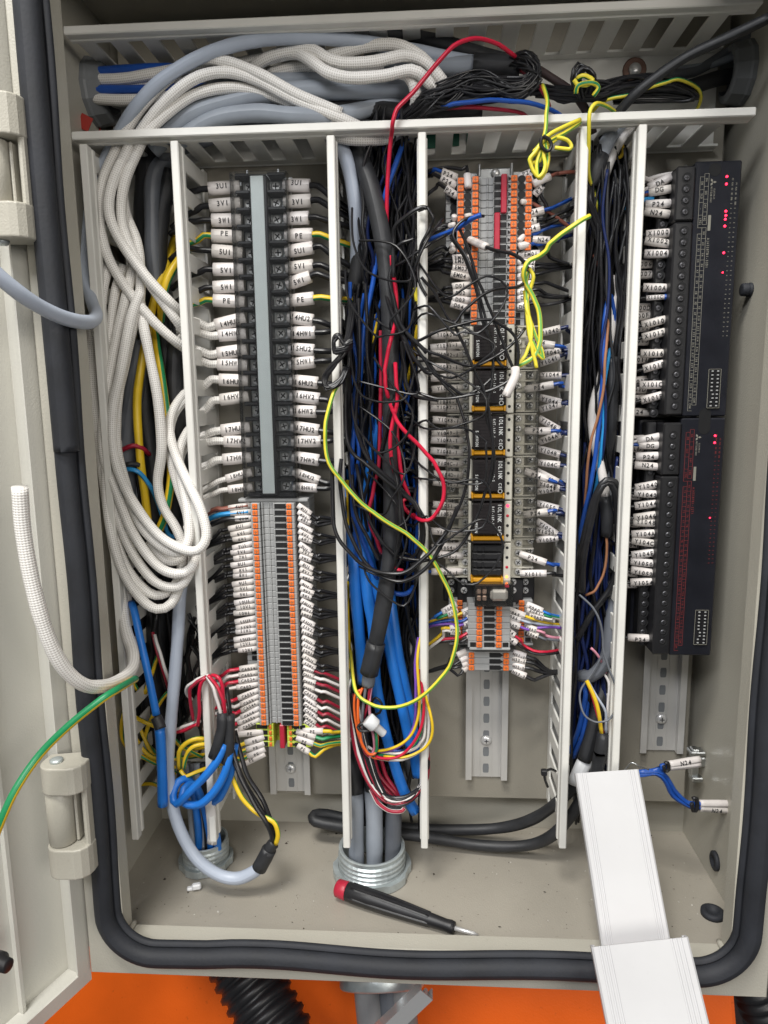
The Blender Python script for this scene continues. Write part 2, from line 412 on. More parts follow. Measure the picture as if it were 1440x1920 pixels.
# web between flange and the walls
g = G(); g.box((XL - T, -0.1310, ZF - .004), (XL + .004, -0.1290, ZC)); g.box((XR - .004, -0.1310, ZF - .004), (XR + T, -0.1290, ZC)); g.mk('corner_post', 'enamel', cab)
for (x, z) in ((OX0 + .0012, OZ0 + .0012), (OX1 - .0012, OZ0 + .0012)):
    lathe('weld', [(0, .0012), (.003, .0024), (.007, .0019), (.012, .0023), (.0155, .0016)], (x, -.1348, z), (0, 1, 0), 'enamel', cab, 10)
# rubber seal round the flange
def seal_path(off, y, z_top=0.30):
    x0, x1, z0 = -0.2222 + off, 0.2112 - off, -0.3822 + off; rr = 0.034 - off
    p = [(x0, y, z) for z in np.linspace(z_top, z0 + rr, 26)]
    p += [(x0 + rr - rr * math.cos(a), y, z0 + rr - rr * math.sin(a)) for a in np.linspace(0, math.pi / 2, 8)[1:]]
    p += [(x, y, z0 + (0.0018 * math.sin((x - .05) * 30) if abs(x) < .15 else 0)) for x in np.linspace(x0 + rr, x1 - rr, 22)[1:]]
    p += [(x1 - rr + rr * math.sin(a), y, z0 + rr - rr * math.cos(a)) for a in np.linspace(0, math.pi / 2, 8)[1:]]
    p += [(x1, y, z) for z in np.linspace(z0 + rr, z_top, 26)[1:]]
    p = np.array(p); p[:, 0] += 0.0006 * np.sin(p[:, 2] * 41); p[:, 2] += 0.0006 * np.sin(p[:, 0] * 37); return p
gk = tube('rubber_seal', seal_path(0, -0.1462), 0.0067, 'rubber', cab, seg=14, step=0.006)
tube('seal_lip', seal_path(0.0078, -0.1430), 0.0026, 'rubber', gk, seg=8, step=0.006)
tube('seal_end', [(-0.2215, -.1487, .30), (-0.2217, -.1490, .15), (-0.2211, -.1487, 0.05), (-0.2205, -.1488, -.031)], 0.0076, 'rubber', gk, seg=12)

# door, swung open to the left: pan of sheet steel
u = np.array([-0.372, -0.928, 0.0]); nn = np.array([0.928, -0.372, 0.0]); HB = np.array([-0.2445, -0.1325, 0.0])
def dp(a, o, z): q = HB + u * a + nn * o; return (q[0], q[1], z)
DZ0, DZ1, DW = -0.4145, 0.33, 0.46
door = None
def dbox(name, a0, a1, o0, o1, z0, z1, m_='enamel_door_lit', parent=None):
    V = [dp(a, o, z) for z in (z0, z1) for (a, o) in ((a0, o0), (a1, o0), (a1, o1), (a0, o1))]
    return mk(name, V, [(0, 1, 2, 3), (7, 6, 5, 4), (0, 4, 5, 1), (1, 5, 6, 2), (2, 6, 7, 3), (3, 7, 4, 0)], m_, parent)
door = dbox('door', 0, DW, -0.0225, -0.0210, DZ0, DZ1, parent=cab)
dbox('door_return', 0, 0.0015, -0.0210, -.0004, DZ0, DZ1, parent=door)
dbox('door_return', .0015, DW, -0.0210, -.0004, DZ0, DZ0 + .0015, parent=door)
dbox('door_lip', 0, 0.011, -.0004, .0011, DZ0, DZ1, parent=door)
dbox('door_lip', .011, DW, -.0004, .0011, DZ0, DZ0 + .011, parent=door)
dbox('stiffener', 0.040, 0.0425, -0.0209, -.0165, DZ0 + .0016, DZ1, parent=door)
b0 = P(4, 1803, 205)
lathe('stud', [(0, .0062), (.004, .0062), (.005, .0045), (.010, .0042), (.0105, .003)], np.array(dp(0, -.021, 0)) * 0 + np.array([b0[0] - .004, b0[1], b0[2]]), (0.95, -.3, 0), 'black_plastic', door)
# hinges between the cabinet's side and the door
def hinge(px, pyt, pym, pyb, pyl, d, lab):
    top = P(px, pyt, d); zt = top[2]; za = P(px, pym, d)[2]; zb = P(px, pyb, d)[2]; zl = P(px, pyl, d)[2]; c = top[:2]
    o = box('hinge', (c[0] + .0150, c[1] - .002, zl + .0005), (c[0] + .0188, c[1] + .015, zt - .0005), 'enamel', cab, .0012)
    for z0, z1 in ((za, zt), (zl, zb)):
        poly = [(c[0] - .0098, c[1] + .003)] + [(c[0] - .0098 * math.cos(a), c[1] - .0098 * math.sin(a)) for a in np.linspace(.1, 1.57, 9)] + \
               [(c[0] + .011, c[1] - .0095), (c[0] + .0150, c[1] - .0078), (c[0] + .0182, c[1] - .004), (c[0] + .0192, c[1] + .0005), (c[0] + .0192, c[1] + .0155), (c[0] - .009, c[1] + .010)]
        l_ = mk('hinge_lug', *prism(poly, z0, z1, 2), 'enamel', o)
        md = l_.modifiers.new('edge', 'BEVEL'); md.width = .0012; md.segments = 3; md.limit_method = 'ANGLE'; md.angle_limit = .9
    lathe('knuckle', [(0, .0078), (.0008, .0086), (za - zb - .0016, .0086), (za - zb - .0008, .0078)], (c[0] - .0005, c[1] + .0005, zb + .0004), (0, 0, 1), 'enamel', o, 18)
    lathe('hinge_pin', [(0, .0042), (.0016, .0042), (.0022, .003)], (c[0], c[1], zt), (0, 0, 1), 'dull_zinc', o, 14)
    lathe('hinge_pin', [(0, .0030), (.0016, .0042), (.0024, .0042)], (c[0], c[1], zl - .0024), (0, 0, 1), 'dull_zinc', o, 14)
    box('hinge_leaf', (c[0] + .0085, c[1] + .0005, zb + .001), (c[0] + .0105, c[1] + .016, za - .001), 'enamel', o)
    return o
hinge(106, 1428, 1478, 1578, 1632, 158, 0)
hinge(-22, 182, 262, 385, 452, 158, 0)

# things fixed to the cabinet
def clamp_screw(name, c, axis, r, m_, parent, washer=None):
    pr = [(0, r * 1.0), (r * .25, r), (r * .55, r * .72), (r * .62, r * .3)]
    if washer: lathe('washer', [(0, washer), (.0008, washer), (.001, washer * .9)], c, axis, 'brass_brown', parent, 20)
    o = lathe(name, pr, np.asarray(c) + np.asarray(axis) * .0009, axis, m_, parent, 16); return o
c = P(1188, 134, 0); clamp_screw('bolt', (c[0], -.0020, c[2]), (0, -1, 0), .0045, 'screw_steel', cab, .0085)
c = P(1235, 1475, -18); clamp_screw('bolt', (c[0], YB - .0002, c[2]), (0, -1, 0), .006, 'screw_steel', cab, .010)
# threaded plugs in the right-hand wall and the floor
c = PX(1408, 543, XR); lathe('plug', [(0, .0048), (.0012, .0048), (.0014, .0042), (.0024, .0042), (.0027, .0047), (.0033, .0042), (.0042, .0047), (.0048, .0042), (.0057, .0045), (.0065, .004), (.0068, .0025)], c, (-1, 0, 0), 'rubber', cab, 16)
c = PX(1343, 1614, XR); lathe('plug', [(0, .0075), (.0022, .0075), (.003, .0062), (.0031, .0045), (.0012, .004)], c, (-1, 0, 0), 'rubber', cab, 20)
c = PZ(1336, 1715, ZF); lathe('plug', [(0, .0085), (.003, .0085), (.0038, .007), (.0042, .0048), (.0015, .004)], c, (0, 0, 1), 'rubber', cab, 20)
# cable grommets in the side walls
def grommet(c, axis, label, r=.0212):
    o = lathe('cable_grommet', [(0, r), (.003, r), (.0045, r * .96), (.0125, r * .90), (.0140, r * .82), (.0140, r * .66), (.004, r * .62)], c, axis, 'grommet_grey_slot_shade', None, 12, False)
    return tag(o, label, 'grommet')
c = PX(166, 163, XL); grommet((XL, c[1] + .008, c[2] - .001), (1, 0, 0), 'grey eight sided cable grommet in the left cabinet wall', .0235)
c = PX(1396, 140, XR); grommet((XR, c[1] - .002, c[2]), (-1, 0, 0), 'dark grey cable grommet in the right cabinet wall', .021)
# threaded conduit glands through the floor
def gland(px, py, r, label):
    c = PZ(px, py, ZF); t = thing('conduit_gland', (c[0], c[1], ZF), label, 'conduit gland', 'zinc conduit glands in the cabinet floor')
    pr = [(0, r), (.001, r)]
    for k in range(4): pr += [(.005 + k * .0038, r), (.0062 + k * .0038, r), (.0076 + k * .0038, r * .95)]
    pr += [(.0225, r * .985), (.0230, r * .94), (.0225, r * .88), (.001, r * .84)]
    V, Fc, mi = latheg(pr, (c[0], c[1], ZF + .0003), (0, 0, 1), 36); mk('threaded_tube', V, Fc[:-2], 'dull_zinc', t, False)
    # ring nut with lobes
    g = G(); n = 48; poly = []; inn = []
    for k in range(n):
        a = 2 * math.pi * k / n; rr = r * (1.17 if (k % 8) < 5 else 1.10); poly.append((rr * math.cos(a), rr * math.sin(a))); inn.append((r * 1.01 * math.cos(a), r * 1.01 * math.sin(a)))
    V = []; 
    for z in (ZF + .0006, ZF + .0066): V += [(c[0] + x, c[1] + y, z) for x, y in poly]
    for z in (ZF + .0006, ZF + .0066): V += [(c[0] + x, c[1] + y, z) for x, y in inn]
    Fc = []
    for k in range(n):
        k2 = (k + 1) % n; Fc += [(k, k2, n + k2, n + k), (n + k, n + k2, 3 * n + k2, 3 * n + k)]
    mk('ring_nut', V, Fc, 'dull_zinc', t); return c
gl1 = gland(387, 1617, .0192, 'smaller zinc conduit gland at the left of the cabinet floor')
gl2 = gland(698, 1632, .0275, 'larger zinc conduit gland behind the red capped screwdriver')

# ================================================================ slotted wiring ducts
SL = bpy.data.meshes
TH = 0.0009
slat_v = mesh('slat', *cboxg((-TH, -.0605, -.0060), (TH, -.010, .0060), .0005), 'duct_pvc')
slat_h = mesh('slat', *cboxg((-.0060, -.0605, -TH), (.0060, -.010, TH), .0005), 'duct_pvc')
def duct_v(xa, xb, zb_a, zb_b, label):
    t = thing('wiring_duct', ((xa + xb) / 2, 0, min(zb_a, zb_b)), label, 'wiring duct', 'slotted grey plastic wiring ducts')
    box('base', (xa - .0008, -.0018, min(zb_a, zb_b)), (xb + .0008, -.0004, .1715), 'duct_pvc', t)
    for x, zb in ((xa, zb_a), (xb, zb_b)):
        g = G(); g.cbox((x - .0027, -.0715, zb), (x + .0027, -.0640, .1712), .0007); g.cbox((x - .0035, -.0645, zb + .003), (x + .0035, -.0600, .1700), .0007); g.mk('rim', 'duct_pvc', t)
        box('side_band', (x - TH, -.0105, zb), (x + TH, -.0018, .1712), 'duct_pvc', t, .0003)
        z = .1712 - .008
        while z > zb + .005:
            inst('slat', slat_v, (x + random.uniform(-.0003, .0003), 0, z), t); z -= .0222
duct_v(-.2320, -.1690, -.3455, -.3455, 'leftmost vertical slotted wiring duct filled with white braided cables')
duct_v(-.0632, -.0026, -.3478, -.3465, 'middle vertical slotted wiring duct packed with black and blue wires')
duct_v(.1030, .1400, -.3435, -.3435, 'right vertical slotted wiring duct beside the black input modules')
t = thing('wiring_duct', (-.01, 0, .176), 'horizontal slotted wiring duct running across the top of the cabinet', 'wiring duct', 'slotted grey plastic wiring ducts')
for z, nm in ((.1765, 0), (.2415, 1)):
    g = G(); g.cbox((-.2395, -.0715, z - .0027), (.2105, -.0640, z + .0027), .0007); g.cbox((-.2390, -.0645, z - .0035), (.2100, -.0600, z + .0035), .0007); g.mk('rim', 'duct_pvc', t)
    box('side_band', (-.2395, -.0105, z - TH), (.2105, -.0018, z + TH), 'duct_pvc', t, .0003)
    x = -.2395 + .008
    while x < .207:
        inst('slat', slat_h, (x, 0, z + random.uniform(-.0003, .0003)), t); x += .0222
box('base', (-.2395, -.0018, .1748), (.2105, -.0004, .2432), 'duct_pvc', t)

# ================================================================ mounting rails
def rail(px0, px1, py, pyb, ztop, label, screws):
    a = P(px0, py, 7.5)[0]; b = P(px1, py, 7.5)[0]; xc = (a + b) / 2; zb = P((px0 + px1) / 2, pyb, 7.5)[2]
    t = thing('mounting_rail', (xc, 0, zb), label, 'mounting rail', 'slotted metal mounting rails')
    w2, w1 = .0176, .0128
    pr = [(-w2, -.0075), (-w2, -.0062), (-w1 - .001, -.0062), (-w1 - .001, -.0004), (w1 + .001, -.0004), (w1 + .001, -.0062), (w2, -.0062), (w2, -.0075), (w1 - .0003, -.0075), (w1 - .0003, -.0016), (-w1 + .0003, -.0016), (-w1 + .0003, -.0075)]
    V, Fc = prism([(xc + x, y) for x, y in pr], zb, ztop, 2)
    n = len(pr); Fc = Fc[2:]
    mk('channel', V, Fc, 'rail_steel', t)
    g = G(); g.box((xc - .0052, -.0021, zb), (xc - .0045, -.0016, ztop)); g.box((xc + .0045, -.0021, zb), (xc + .0052, -.0016, ztop)); g.mk('rib', 'rail_steel', t)
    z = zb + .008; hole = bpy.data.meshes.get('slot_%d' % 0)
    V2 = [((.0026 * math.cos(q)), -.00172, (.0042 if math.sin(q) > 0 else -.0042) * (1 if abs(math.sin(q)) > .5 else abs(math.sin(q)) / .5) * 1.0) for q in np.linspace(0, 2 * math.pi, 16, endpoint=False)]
    sm = mesh('slot', V2, [tuple(range(15, -1, -1))], 'grommet_grey_slot_shade')  # flat dark patch: shade on the plate behind the slot, put into its colour
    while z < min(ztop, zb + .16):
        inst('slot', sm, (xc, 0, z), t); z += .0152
    for py_ in screws:
        c = P((px0 + px1) / 2, py_, 2)
        s = lathe('screw', [(0, .0044), (.0012, .0044), (.0024, .0032), (.0028, .0016)], (xc, -.0022, c[2]), (0, -1, 0), 'screw_steel', t, 16)
        g = G(); g.box((xc - .0018, -.00535, c[2] - .0003), (xc + .0018, -.0049, c[2] + .0003)); g.box((xc - .0003, -.00537, c[2] - .0018), (xc + .0003, -.0049, c[2] + .0018)); g.mk('cross_recess', 'dark_steel', s)
    # end clamp at the top of the rail
    g = G(); z0 = ztop - .004
    g.cbox((xc - .021, -.0200, z0), (xc + .021, -.0080, z0 + .0060), .0008); g.cbox((xc - .013, -.0245, z0 - .001), (xc + .013, -.0195, z0 + .0075), .001)
    g.cbox((xc - .0125, -.0265, z0 + .001), (xc - .0105, -.0240, z0 + .010), .0006); g.cbox((xc + .0105, -.0265, z0 + .001), (xc + .0125, -.0240, z0 + .010), .0006); g.mk('end_clamp', 'zinc', t)
    lathe('screw', [(0, .0032), (.0012, .0032), (.0022, .002)], (xc, -.0245, z0 + .0035), (0, -1, 0), 'screw_steel', t, 12)
    return xc, zb
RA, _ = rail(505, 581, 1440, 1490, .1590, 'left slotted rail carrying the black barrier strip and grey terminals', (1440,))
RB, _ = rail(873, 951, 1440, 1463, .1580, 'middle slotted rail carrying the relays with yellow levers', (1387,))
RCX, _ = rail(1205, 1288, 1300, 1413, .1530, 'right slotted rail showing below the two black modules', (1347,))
# ================================================================ screw with cross recess (shared)
def screw_mesh(r, h, m_='screw_steel'):
    g = G(); V, Fc, mi = latheg([(0, r), (h * .6, r), (h, r * .78), (h * 1.02, r * .4)], (0, 0, 0), (0, -1, 0), 12); g.add(V, Fc, 0)
    k = r * .62; e = r * .12; y = -h * 1.02
    g.box((-k, y - .00012, -e), (k, y + .0004, e), 1); g.box((-e, y - .00016, -k), (e, y + .0004, k), 1)
    return g.mesh('screw', [m_, 'cavity'])
SCR_BIG = screw_mesh(.0037, .0022); SCR_MID = screw_mesh(.0026, .0018); SCR_DARK = screw_mesh(.0024, .0014, 'dark_steel')
def turned(o): o.rotation_euler[1] = random.uniform(0, 1.57); return o

# ================================================================ barrier terminal strip on the left rail
xl, xr = P(440, 330, 40)[0], P(531, 330, 40)[0]; zt = P(485, 327, 40)[2]; zb = P(508, 930, 40)[2]
NB = 20; pitch = (P(463, 345, 38)[2] - P(487, 914, 38)[2]) / (NB - 1); z0 = P(463, 345, 38)[2]
BZ = [z0 - pitch * i for i in range(NB)]
xm = (xl + xr) / 2; sxl, sxr = P(463, 345, 36)[0], P(514, 345, 36)[0]
bar = thing('barrier_terminal_strip', (xm, -.0075, zb), 'black twenty way screw barrier strip under a clear plastic cover', 'terminal strip')
g = G(); g.cbox((xl + .001, -.0260, zb), (xr - .001, -.0078, zt), .001); g.cbox((xm - .0075, -.0400, zb), (xm + .0055, -.0255, zt), .0008); g.mk('base', 'black_plastic', bar)
box('label_strip', (xm - .0062, -.0412, zb + .002), (xm + .0032, -.0402, zt - .001), 'label_strip', bar, .0003)
brm = G(); brm.cbox((xl, -.0400, -.0011), (xm - .0076, -.0255, .0011), .0004); brm.cbox((xm + .0056, -.0400, -.0011), (xr + .001, -.0255, .0011), .0004); brm.box((xl - .0012, -.036, -.0016), (xl + .002, -.030, .0016)); brm = brm.mesh('barrier', 'black_plastic')
pl = G(); pl.cbox((-.0050, -.0282, -.0043), (.0050, -.0262, .0043), .0005); pl = pl.mesh('clamp_plate', 'zinc')
for i, z in enumerate(BZ):
    for x in (sxl, sxr):
        p = inst('clamp_plate', pl, (x, 0, z), bar); s = turned(inst('screw', SCR_BIG, (x, -.0283, z), p))
    inst('barrier', brm, (0, 0, z - pitch / 2), bar)
inst('barrier', brm, (0, 0, z0 + pitch / 2), bar)
g = G(); g.box((xl - .0020, -.0442, zb - .001), (xr + .0020, -.0432, zt + .001)); g.box((xl - .0030, -.0432, zb - .001), (xl - .0020, -.034, zt + .001)); g.box((xr + .0020, -.0432, zb - .001), (xr + .0030, -.034, zt + .001)); g.mk('clear_cover', 'clear_plastic', bar)

# ================================================================ spring clamp terminals
def term_meshes(tag_, body, orange, holes, tri, h, col='terminal_grey', ocol='orange_plastic', od=None):
    """body: list of (x0, x1, d) steps ; orange/holes: x positions (m) on the face"""
    g = G(); z = h / 2 - .00012
    for (a, b, d) in body: g.cbox((a, -d, -z), (b, -.0085, z), .00035)
    B = g.mesh('body', col)
    g = G(); s = h * .40
    q_ = .0019 if tag_ == 'A' else .0021; g.cbox((-q_, -.0012, -s), (q_, .001, s), .0004, 0); g.box((-.0012, -.00135, -.00028), (.0012, -.0009, .00028), 1); g.box((-.00028, -.00137, -s * .6), (.00028, -.0009, s * .6), 1)
    O = g.mesh('release_button', [ocol, 'copper_wire'])
    q = h * .36; g = G(); g.cbox((-.0022, -.0002, -q), (.0022, .0006, q), .0009); H = g.mesh('wire_socket', 'cavity')
    g = G(); g.add(*prism([(-.001, -q * .8), (.001, 0), (-.001, q * .8)], -.00025, .0006, 1)); TR = g.mesh('test_slot', 'cavity')
    if tag_ == 'B1': V, Fc, mi = latheg([(0, .0026), (.0003, .0026), (.0002, .0022)], (0, 0, 0), (0, -1, 0), 16); H = (H, mesh('wire_socket', V, Fc, 'cavity'))
    return B, O, H, TR
def terminal(meshes, xo, z, oranges, holes, tris, label, cat='terminal', group=None, name='terminal_block', red=None):
    t = thing(name, (xo, -.0085, z), label, cat, group); B, O, H, TR = meshes
    inst('body', B, (xo, 0, z), t)
    for (x, d) in oranges: inst('release_button', O, (xo + x, -d, z), t)
    for (x, d) in holes: inst('wire_socket', H if not isinstance(H, tuple) else H[1 if d < .044 else 0], (xo + x, -d - .0001, z), t)
    for (x, d) in tris: inst('test_slot', TR, (xo + x, -d - .0001, z), t)
    return t
# --- left rail: 36 feed-through terminals
NA = 36; zA0 = P(541, 949, 45)[2]; zA1 = P(555, 1356, 45)[2]; hA = (zA0 - zA1) / (NA - 1); AZ = [zA0 - hA * i for i in range(NA)]
xo = RA; bodyA = [(-.0255, -.0150, .034), (-.0150, -.0080, .0448), (-.0080, .0035, .0400), (-.0072, -.0062, .0425), (-.0025, -.0015, .0412), (.0022, .0035, .0440), (.0035, .0122, .0448), (.0122, .0188, .0452), (.0188, .0285, .034)]
TA = term_meshes('A', bodyA, 0, 0, 0, hA)
grp = [('4', 'UVW'), ('6', 'UVW'), ('7', 'UVW'), ('8', 'UVW'), ('9', 'UVW'), ('10', 'UVW'), ('11', 'UVW'), ('12', 'UVW')]
LA = [a + c + '1' for a, cs in grp for c in cs] + ['', ''] + ['CA0%d%s' % (k, s) for k in range(1, 6) for s in '+-']
LAR = LA[:24] + ['13U1', '13W1'] + LA[26:]
for i, z in enumerate(AZ):
    lab = ('grey spring terminal with orange buttons holding the wires marked ' + LA[i]) if LA[i] else ('grey spring terminal with an empty left socket, %s below the 12W1 terminal' % ('first' if i == 24 else 'second'))
    terminal(TA, xo, z, [(-.0115, .0448), (.0148, .0452)], [(.0058, .0449), (.0100, .0449)] + ([(-.0195, .0341)] if not LA[i] else []), [(.0118, .0453)], lab, 'terminal', 'grey spring terminals on the left rail')
eb = G(); eb.cbox((xo - .0255, -.0405, AZ[0] + hA * .52), (xo + .0285, -.0085, AZ[0] + hA * 1.0), .0005); tag(eb.mk('end_plate', 'terminal_grey'), 'thin grey end plate between the barrier strip and the 4U1 terminal', 'end plate')
# --- yellow-green earth terminals
zE0 = AZ[-1] - hA * 1.05; hE = hA; bodyE = [(-.0200, -.0060, .041), (.0050, .0245, .041), (-.0200, .0245, .030)]
TE = term_meshes('E', bodyE, 0, 0, 0, hE, 'lime_plastic')
for k in range(4):
    te_ = terminal(TE, xo + .001, zE0 - hE * k, [(-.0085, .0412), (.0080, .0412)], [(-.0130, .0411), (-.0175, .0411), (.0130, .0411), (.0180, .0411)], [(.0105, .0412)], '%s yellow green earth terminal below the grey left terminals' % ('uppermost', 'second', 'third', 'lowest')[k], 'terminal', 'yellow green earth terminals')
    for ch in te_.children:
        if ch.name.startswith('release_button'): ch.scale = (.5, 1, .75)
tag(box('jumper_bar', (xo + .0006, -.0445, zE0 - hE * 3.4), (xo + .0044, -.0300, zE0 + hE * .6), 'red_plastic'), 'red jumper bar between the yellow green earth terminals', 'jumper')

# --- middle rail: twenty terminals, upper ten with four conductors
zB0 = P(925, 336, 45)[2]; zB1 = P(925, 603, 45)[2]; hB = (zB0 - zB1) / 19; ZB = [zB0 - hB * i for i in range(20)]
def bx(px, d=45): return P(px, 400, d)[0] - RB
cw = [(bx(897), bx(928), .0400), (bx(898), bx(901), .0425), (bx(913), bx(916), .0412), (bx(925), bx(928), .044), (bx(928), bx(951), .0448)]
body1 = [(bx(836, 34), bx(857, 34), .034)] + [(bx(857), bx(870), .0430), (bx(870), bx(884), .0430), (bx(884), bx(897), .0450)] + cw + [(bx(951), bx(970), .0452), (bx(970), bx(984), .0430), (bx(984), bx(998), .0430), (bx(998, 34), bx(1019, 34), .034)]
body2 = [(bx(866, 36), bx(884, 36), .036), (bx(884), bx(897), .0450)] + cw + [(bx(951), bx(970), .0452), (bx(970, 36), bx(987, 36), .036)]
TB1 = term_meshes('B1', body1, 0, 0, 0, hB); TB2 = term_meshes('B2', body2, 0, 0, 0, hB)
NB1 = ['P24 wires at the top left of the middle rail'] + ['']; ordn = ['first', 'second', 'third', 'fourth', 'fifth', 'sixth', 'seventh', 'eighth', 'ninth', 'tenth']
for i, z in enumerate(ZB):
    if i < 10:
        terminal(TB1, RB, z, [(bx(864), .0430), (bx(891), .0450), (bx(963), .0452), (bx(991), .0430)], [(bx(851, 36), .0346), (bx(877), .0431), (bx(932), .0449), (bx(944), .0449), (bx(978), .0431), (bx(1004, 36), .0346)], [(bx(955), .0453)],
                 '%s four wire terminal from the top of the middle rail' % ordn[i], 'terminal', 'four wire terminals on the middle rail')
    else:
        hl = [(bx(932), .0449), (bx(944), .0449)] + ([(bx(877, 38), .0361), (bx(974, 38), .0361)] if i >= 18 else [])
        nm = ['EM01', 'EM02', 'EM03', 'EM04', 'D01', 'D02', 'D03', 'D04'][i - 10] if i < 18 else None
        terminal(TB2, RB, z, [(bx(890), .0450), (bx(962), .0452)], hl, [(bx(955), .0453)], ('middle rail terminal holding the wires marked ' + nm) if nm else '%s empty terminal below the D04 terminal' % ('upper' if i == 18 else 'lower'), 'terminal', 'two wire terminals on the middle rail')
for (px, a, b, lb) in ((944, 0, 4, 'upper red jumper bar bridging the P24 terminals'), (932, 5, 9, 'lower red jumper bar bridging the N24 terminals')):
    x = bx(px) + RB; tag(box('jumper_bar', (x - .0020, -.0475, ZB[b] - hB * .55), (x + .0020, -.0440, ZB[a] + hB * .55), 'red_plastic'), lb, 'jumper', 'red jumper bars on the middle rail')

# ================================================================ relay sockets with yellow levers
NR = 6; zR0 = P(915, 611, 42)[2]; zR6 = P(915, 1088, 42)[2]; hR = (zR0 - zR6) / NR
def rx(px, d, py=850): return P(px, py, d)[0]
X = dict(l0=rx(836, 32), l1=rx(860, 32), l2=rx(884, 40), c0=rx(886, 58), c1=rx(946, 58), s0=rx(947, 52), s1=rx(961, 52), r0=rx(961, 40), r1=rx(983, 36), r2=rx(1005, 32))
RELAYZ = []
PTL = mesh('partition', *bxg((.001, -.0375, -.0005), (X['l2'] - X['l0'], -.026, .0005)), 'cream_plastic'); PTR = mesh('partition', *bxg((0, -.0375, -.0005), (X['r2'] - X['r0'] - .001, -.026, .0005)), 'cream_plastic')
rnames = ['topmost', 'second', 'third', 'fourth', 'fifth', 'lowest']
for k in range(NR):
    zt_ = zR0 - hR * k; zb_ = zt_ - hR + .0004; zc = (zt_ + zb_) / 2
    lab = ('%s relay socket from the top of the middle rail, with yellow lever and smoked cover' % rnames[k]) if k < 5 else 'lowest cream relay socket whose four black relays have no sticker'
    if k == 4: lab = 'fifth relay socket from the top of the middle rail, with a glowing red light'
    t = thing('relay_socket', (RB, -.0075, zb_), lab, 'relay socket', 'cream relay sockets with yellow levers')
    g = G(); g.cbox((X['l2'], -.044, zb_), (X['r0'], -.0085, zt_), .0006); g.cbox((X['l0'], -.026, zb_ + .0005), (X['r2'], -.0090, zt_ - .0005), .0006)
    g.cbox((X['l1'], -.036, zb_ + .0004), (X['l2'], -.020, zt_ - .0004), .0005); g.cbox((X['r0'], -.036, zb_ + .0004), (X['r1'], -.020, zt_ - .0004), .0005)
    g.cbox((X['c0'] - .002, -.050, zb_ + .001), (X['c0'], -.040, zt_ - .001), .0003); g.mk('base', 'cream_plastic', t)
    rows = [zt_ - hR * (.12 + .235 * q) for q in range(4)]; RELAYZ.append(rows)
    for q in range(5):
        z = zt_ - hR * (.012 + .235 * q)
        inst('partition', PTL, (X['l0'], 0, z), t); inst('partition', PTR, (X['r0'], 0, z), t)
    for q, z in enumerate(rows):
        for x, y in ((rx(873, 38, 640 + 80 * k), -.0362), (rx(848, 30, 640 + 80 * k), -.0262), (rx(972, 38, 640 + 80 * k), -.0362), (rx(995, 30, 640 + 80 * k), -.0262)):
            turned(inst('screw', SCR_MID, (x, y, z), t))
    z1 = zt_ - .0008; z2 = zb_ + hR * .20
    if k < 5:
        c_ = box('relay_cover', (X['c0'], -.060, z2 + .0004), (X['c1'], -.042, z1), 'smoke_plastic', t, .0012)
        g = G()
        for q in range(9): z = z2 + .0025 + q * (z1 - z2 - .005) / 8; g.box((X['c0'] + .003, -.0604, z - .00045), (X['c0'] + .0130, -.0599, z + .00045))
        g.mk('cooling_rib', 'smoke_plastic', c_)
        ux, vx = (0, 0, -1), (1, 0, 0); zc_ = (z1 + z2) / 2
        printed(c_, 'IOLINK', (X['c1'] - .0030, -.06015, zc_ + .0048), ux, vx, .0027, 'white_print', .60)
        printed(c_, 'R4T-16P-S', (X['c1'] - .0078, -.06015, zc_ + .003), ux, vx, .0017, 'white_print', .62)
        printed(c_, 'SAMWON', (X['c0'] + .0030, -.06055, zc_ - .004), ux, vx, .0021, 'white_print', .66)
        printed(c_, 'CE', (X['c1'] - .0030, -.06015, z2 + .0052), ux, vx, .0022, 'white_print', .75)
        V = []; n = 20
        for rr in (.0016, .0012): V += [(X['c1'] - .0030 + rr * math.cos(2 * math.pi * q / n), -.06016, z2 + .0014 + rr * math.sin(2 * math.pi * q / n)) for q in range(n)]
        mk('print', V, [(q, (q + 1) % n, n + (q + 1) % n, n + q) for q in range(n)], 'white_print', c_)
    else:
        for q in range(4):
            za = z1 - (z1 - z2) * (q + .04) / 4; zb2 = z1 - (z1 - z2) * (q + .96) / 4
            r_ = box('plug_in_relay', (X['c0'] + .0006, -.056, zb2), (X['c1'] - .0006, -.042, za), 'black_plastic', t, .0008)
            g = G(); g.cbox((X['c0'] + .004, -.0566, zb2 + .001), (X['c0'] + .0078, -.0555, za - .001), .0004); g.cbox((X['c0'] + .009, -.0566, zb2 + .001), (X['c1'] - .004, -.0555, za - .001), .0004); g.mk('raised_panel', 'black_plastic', r_)
    lv = box('release_lever', (X['c0'] + .0006, -.0575, zb_ + hR * .065), (X['c1'] - .0006, -.0445, zb_ + hR * .165), 'yellow_plastic', t, .0008)
    g = G(); g.cbox((X['c0'] - .0006, -.0585, zb_ + hR * .06), (X['c0'] + .0010, -.044, zb_ + hR * .19), .0005); g.cbox((X['c1'] - .0010, -.0585, zb_ + hR * .06), (X['c1'] + .0004, -.044, zb_ + hR * .19), .0005); g.mk('lever_arm', 'yellow_plastic', lv)
    box('cover_rail', (X['c0'] + .0006, -.0585, zb_ + .0001), (X['c1'] + .0016, -.0445, zb_ + hR * .05), 'smoke_plastic', t, .0004)
    ls = box('lamp_strip', (X['s0'], -.0525, zb_ + .0004), (X['s1'], -.040, zt_ - .0004), 'cream_plastic', t, .0004)
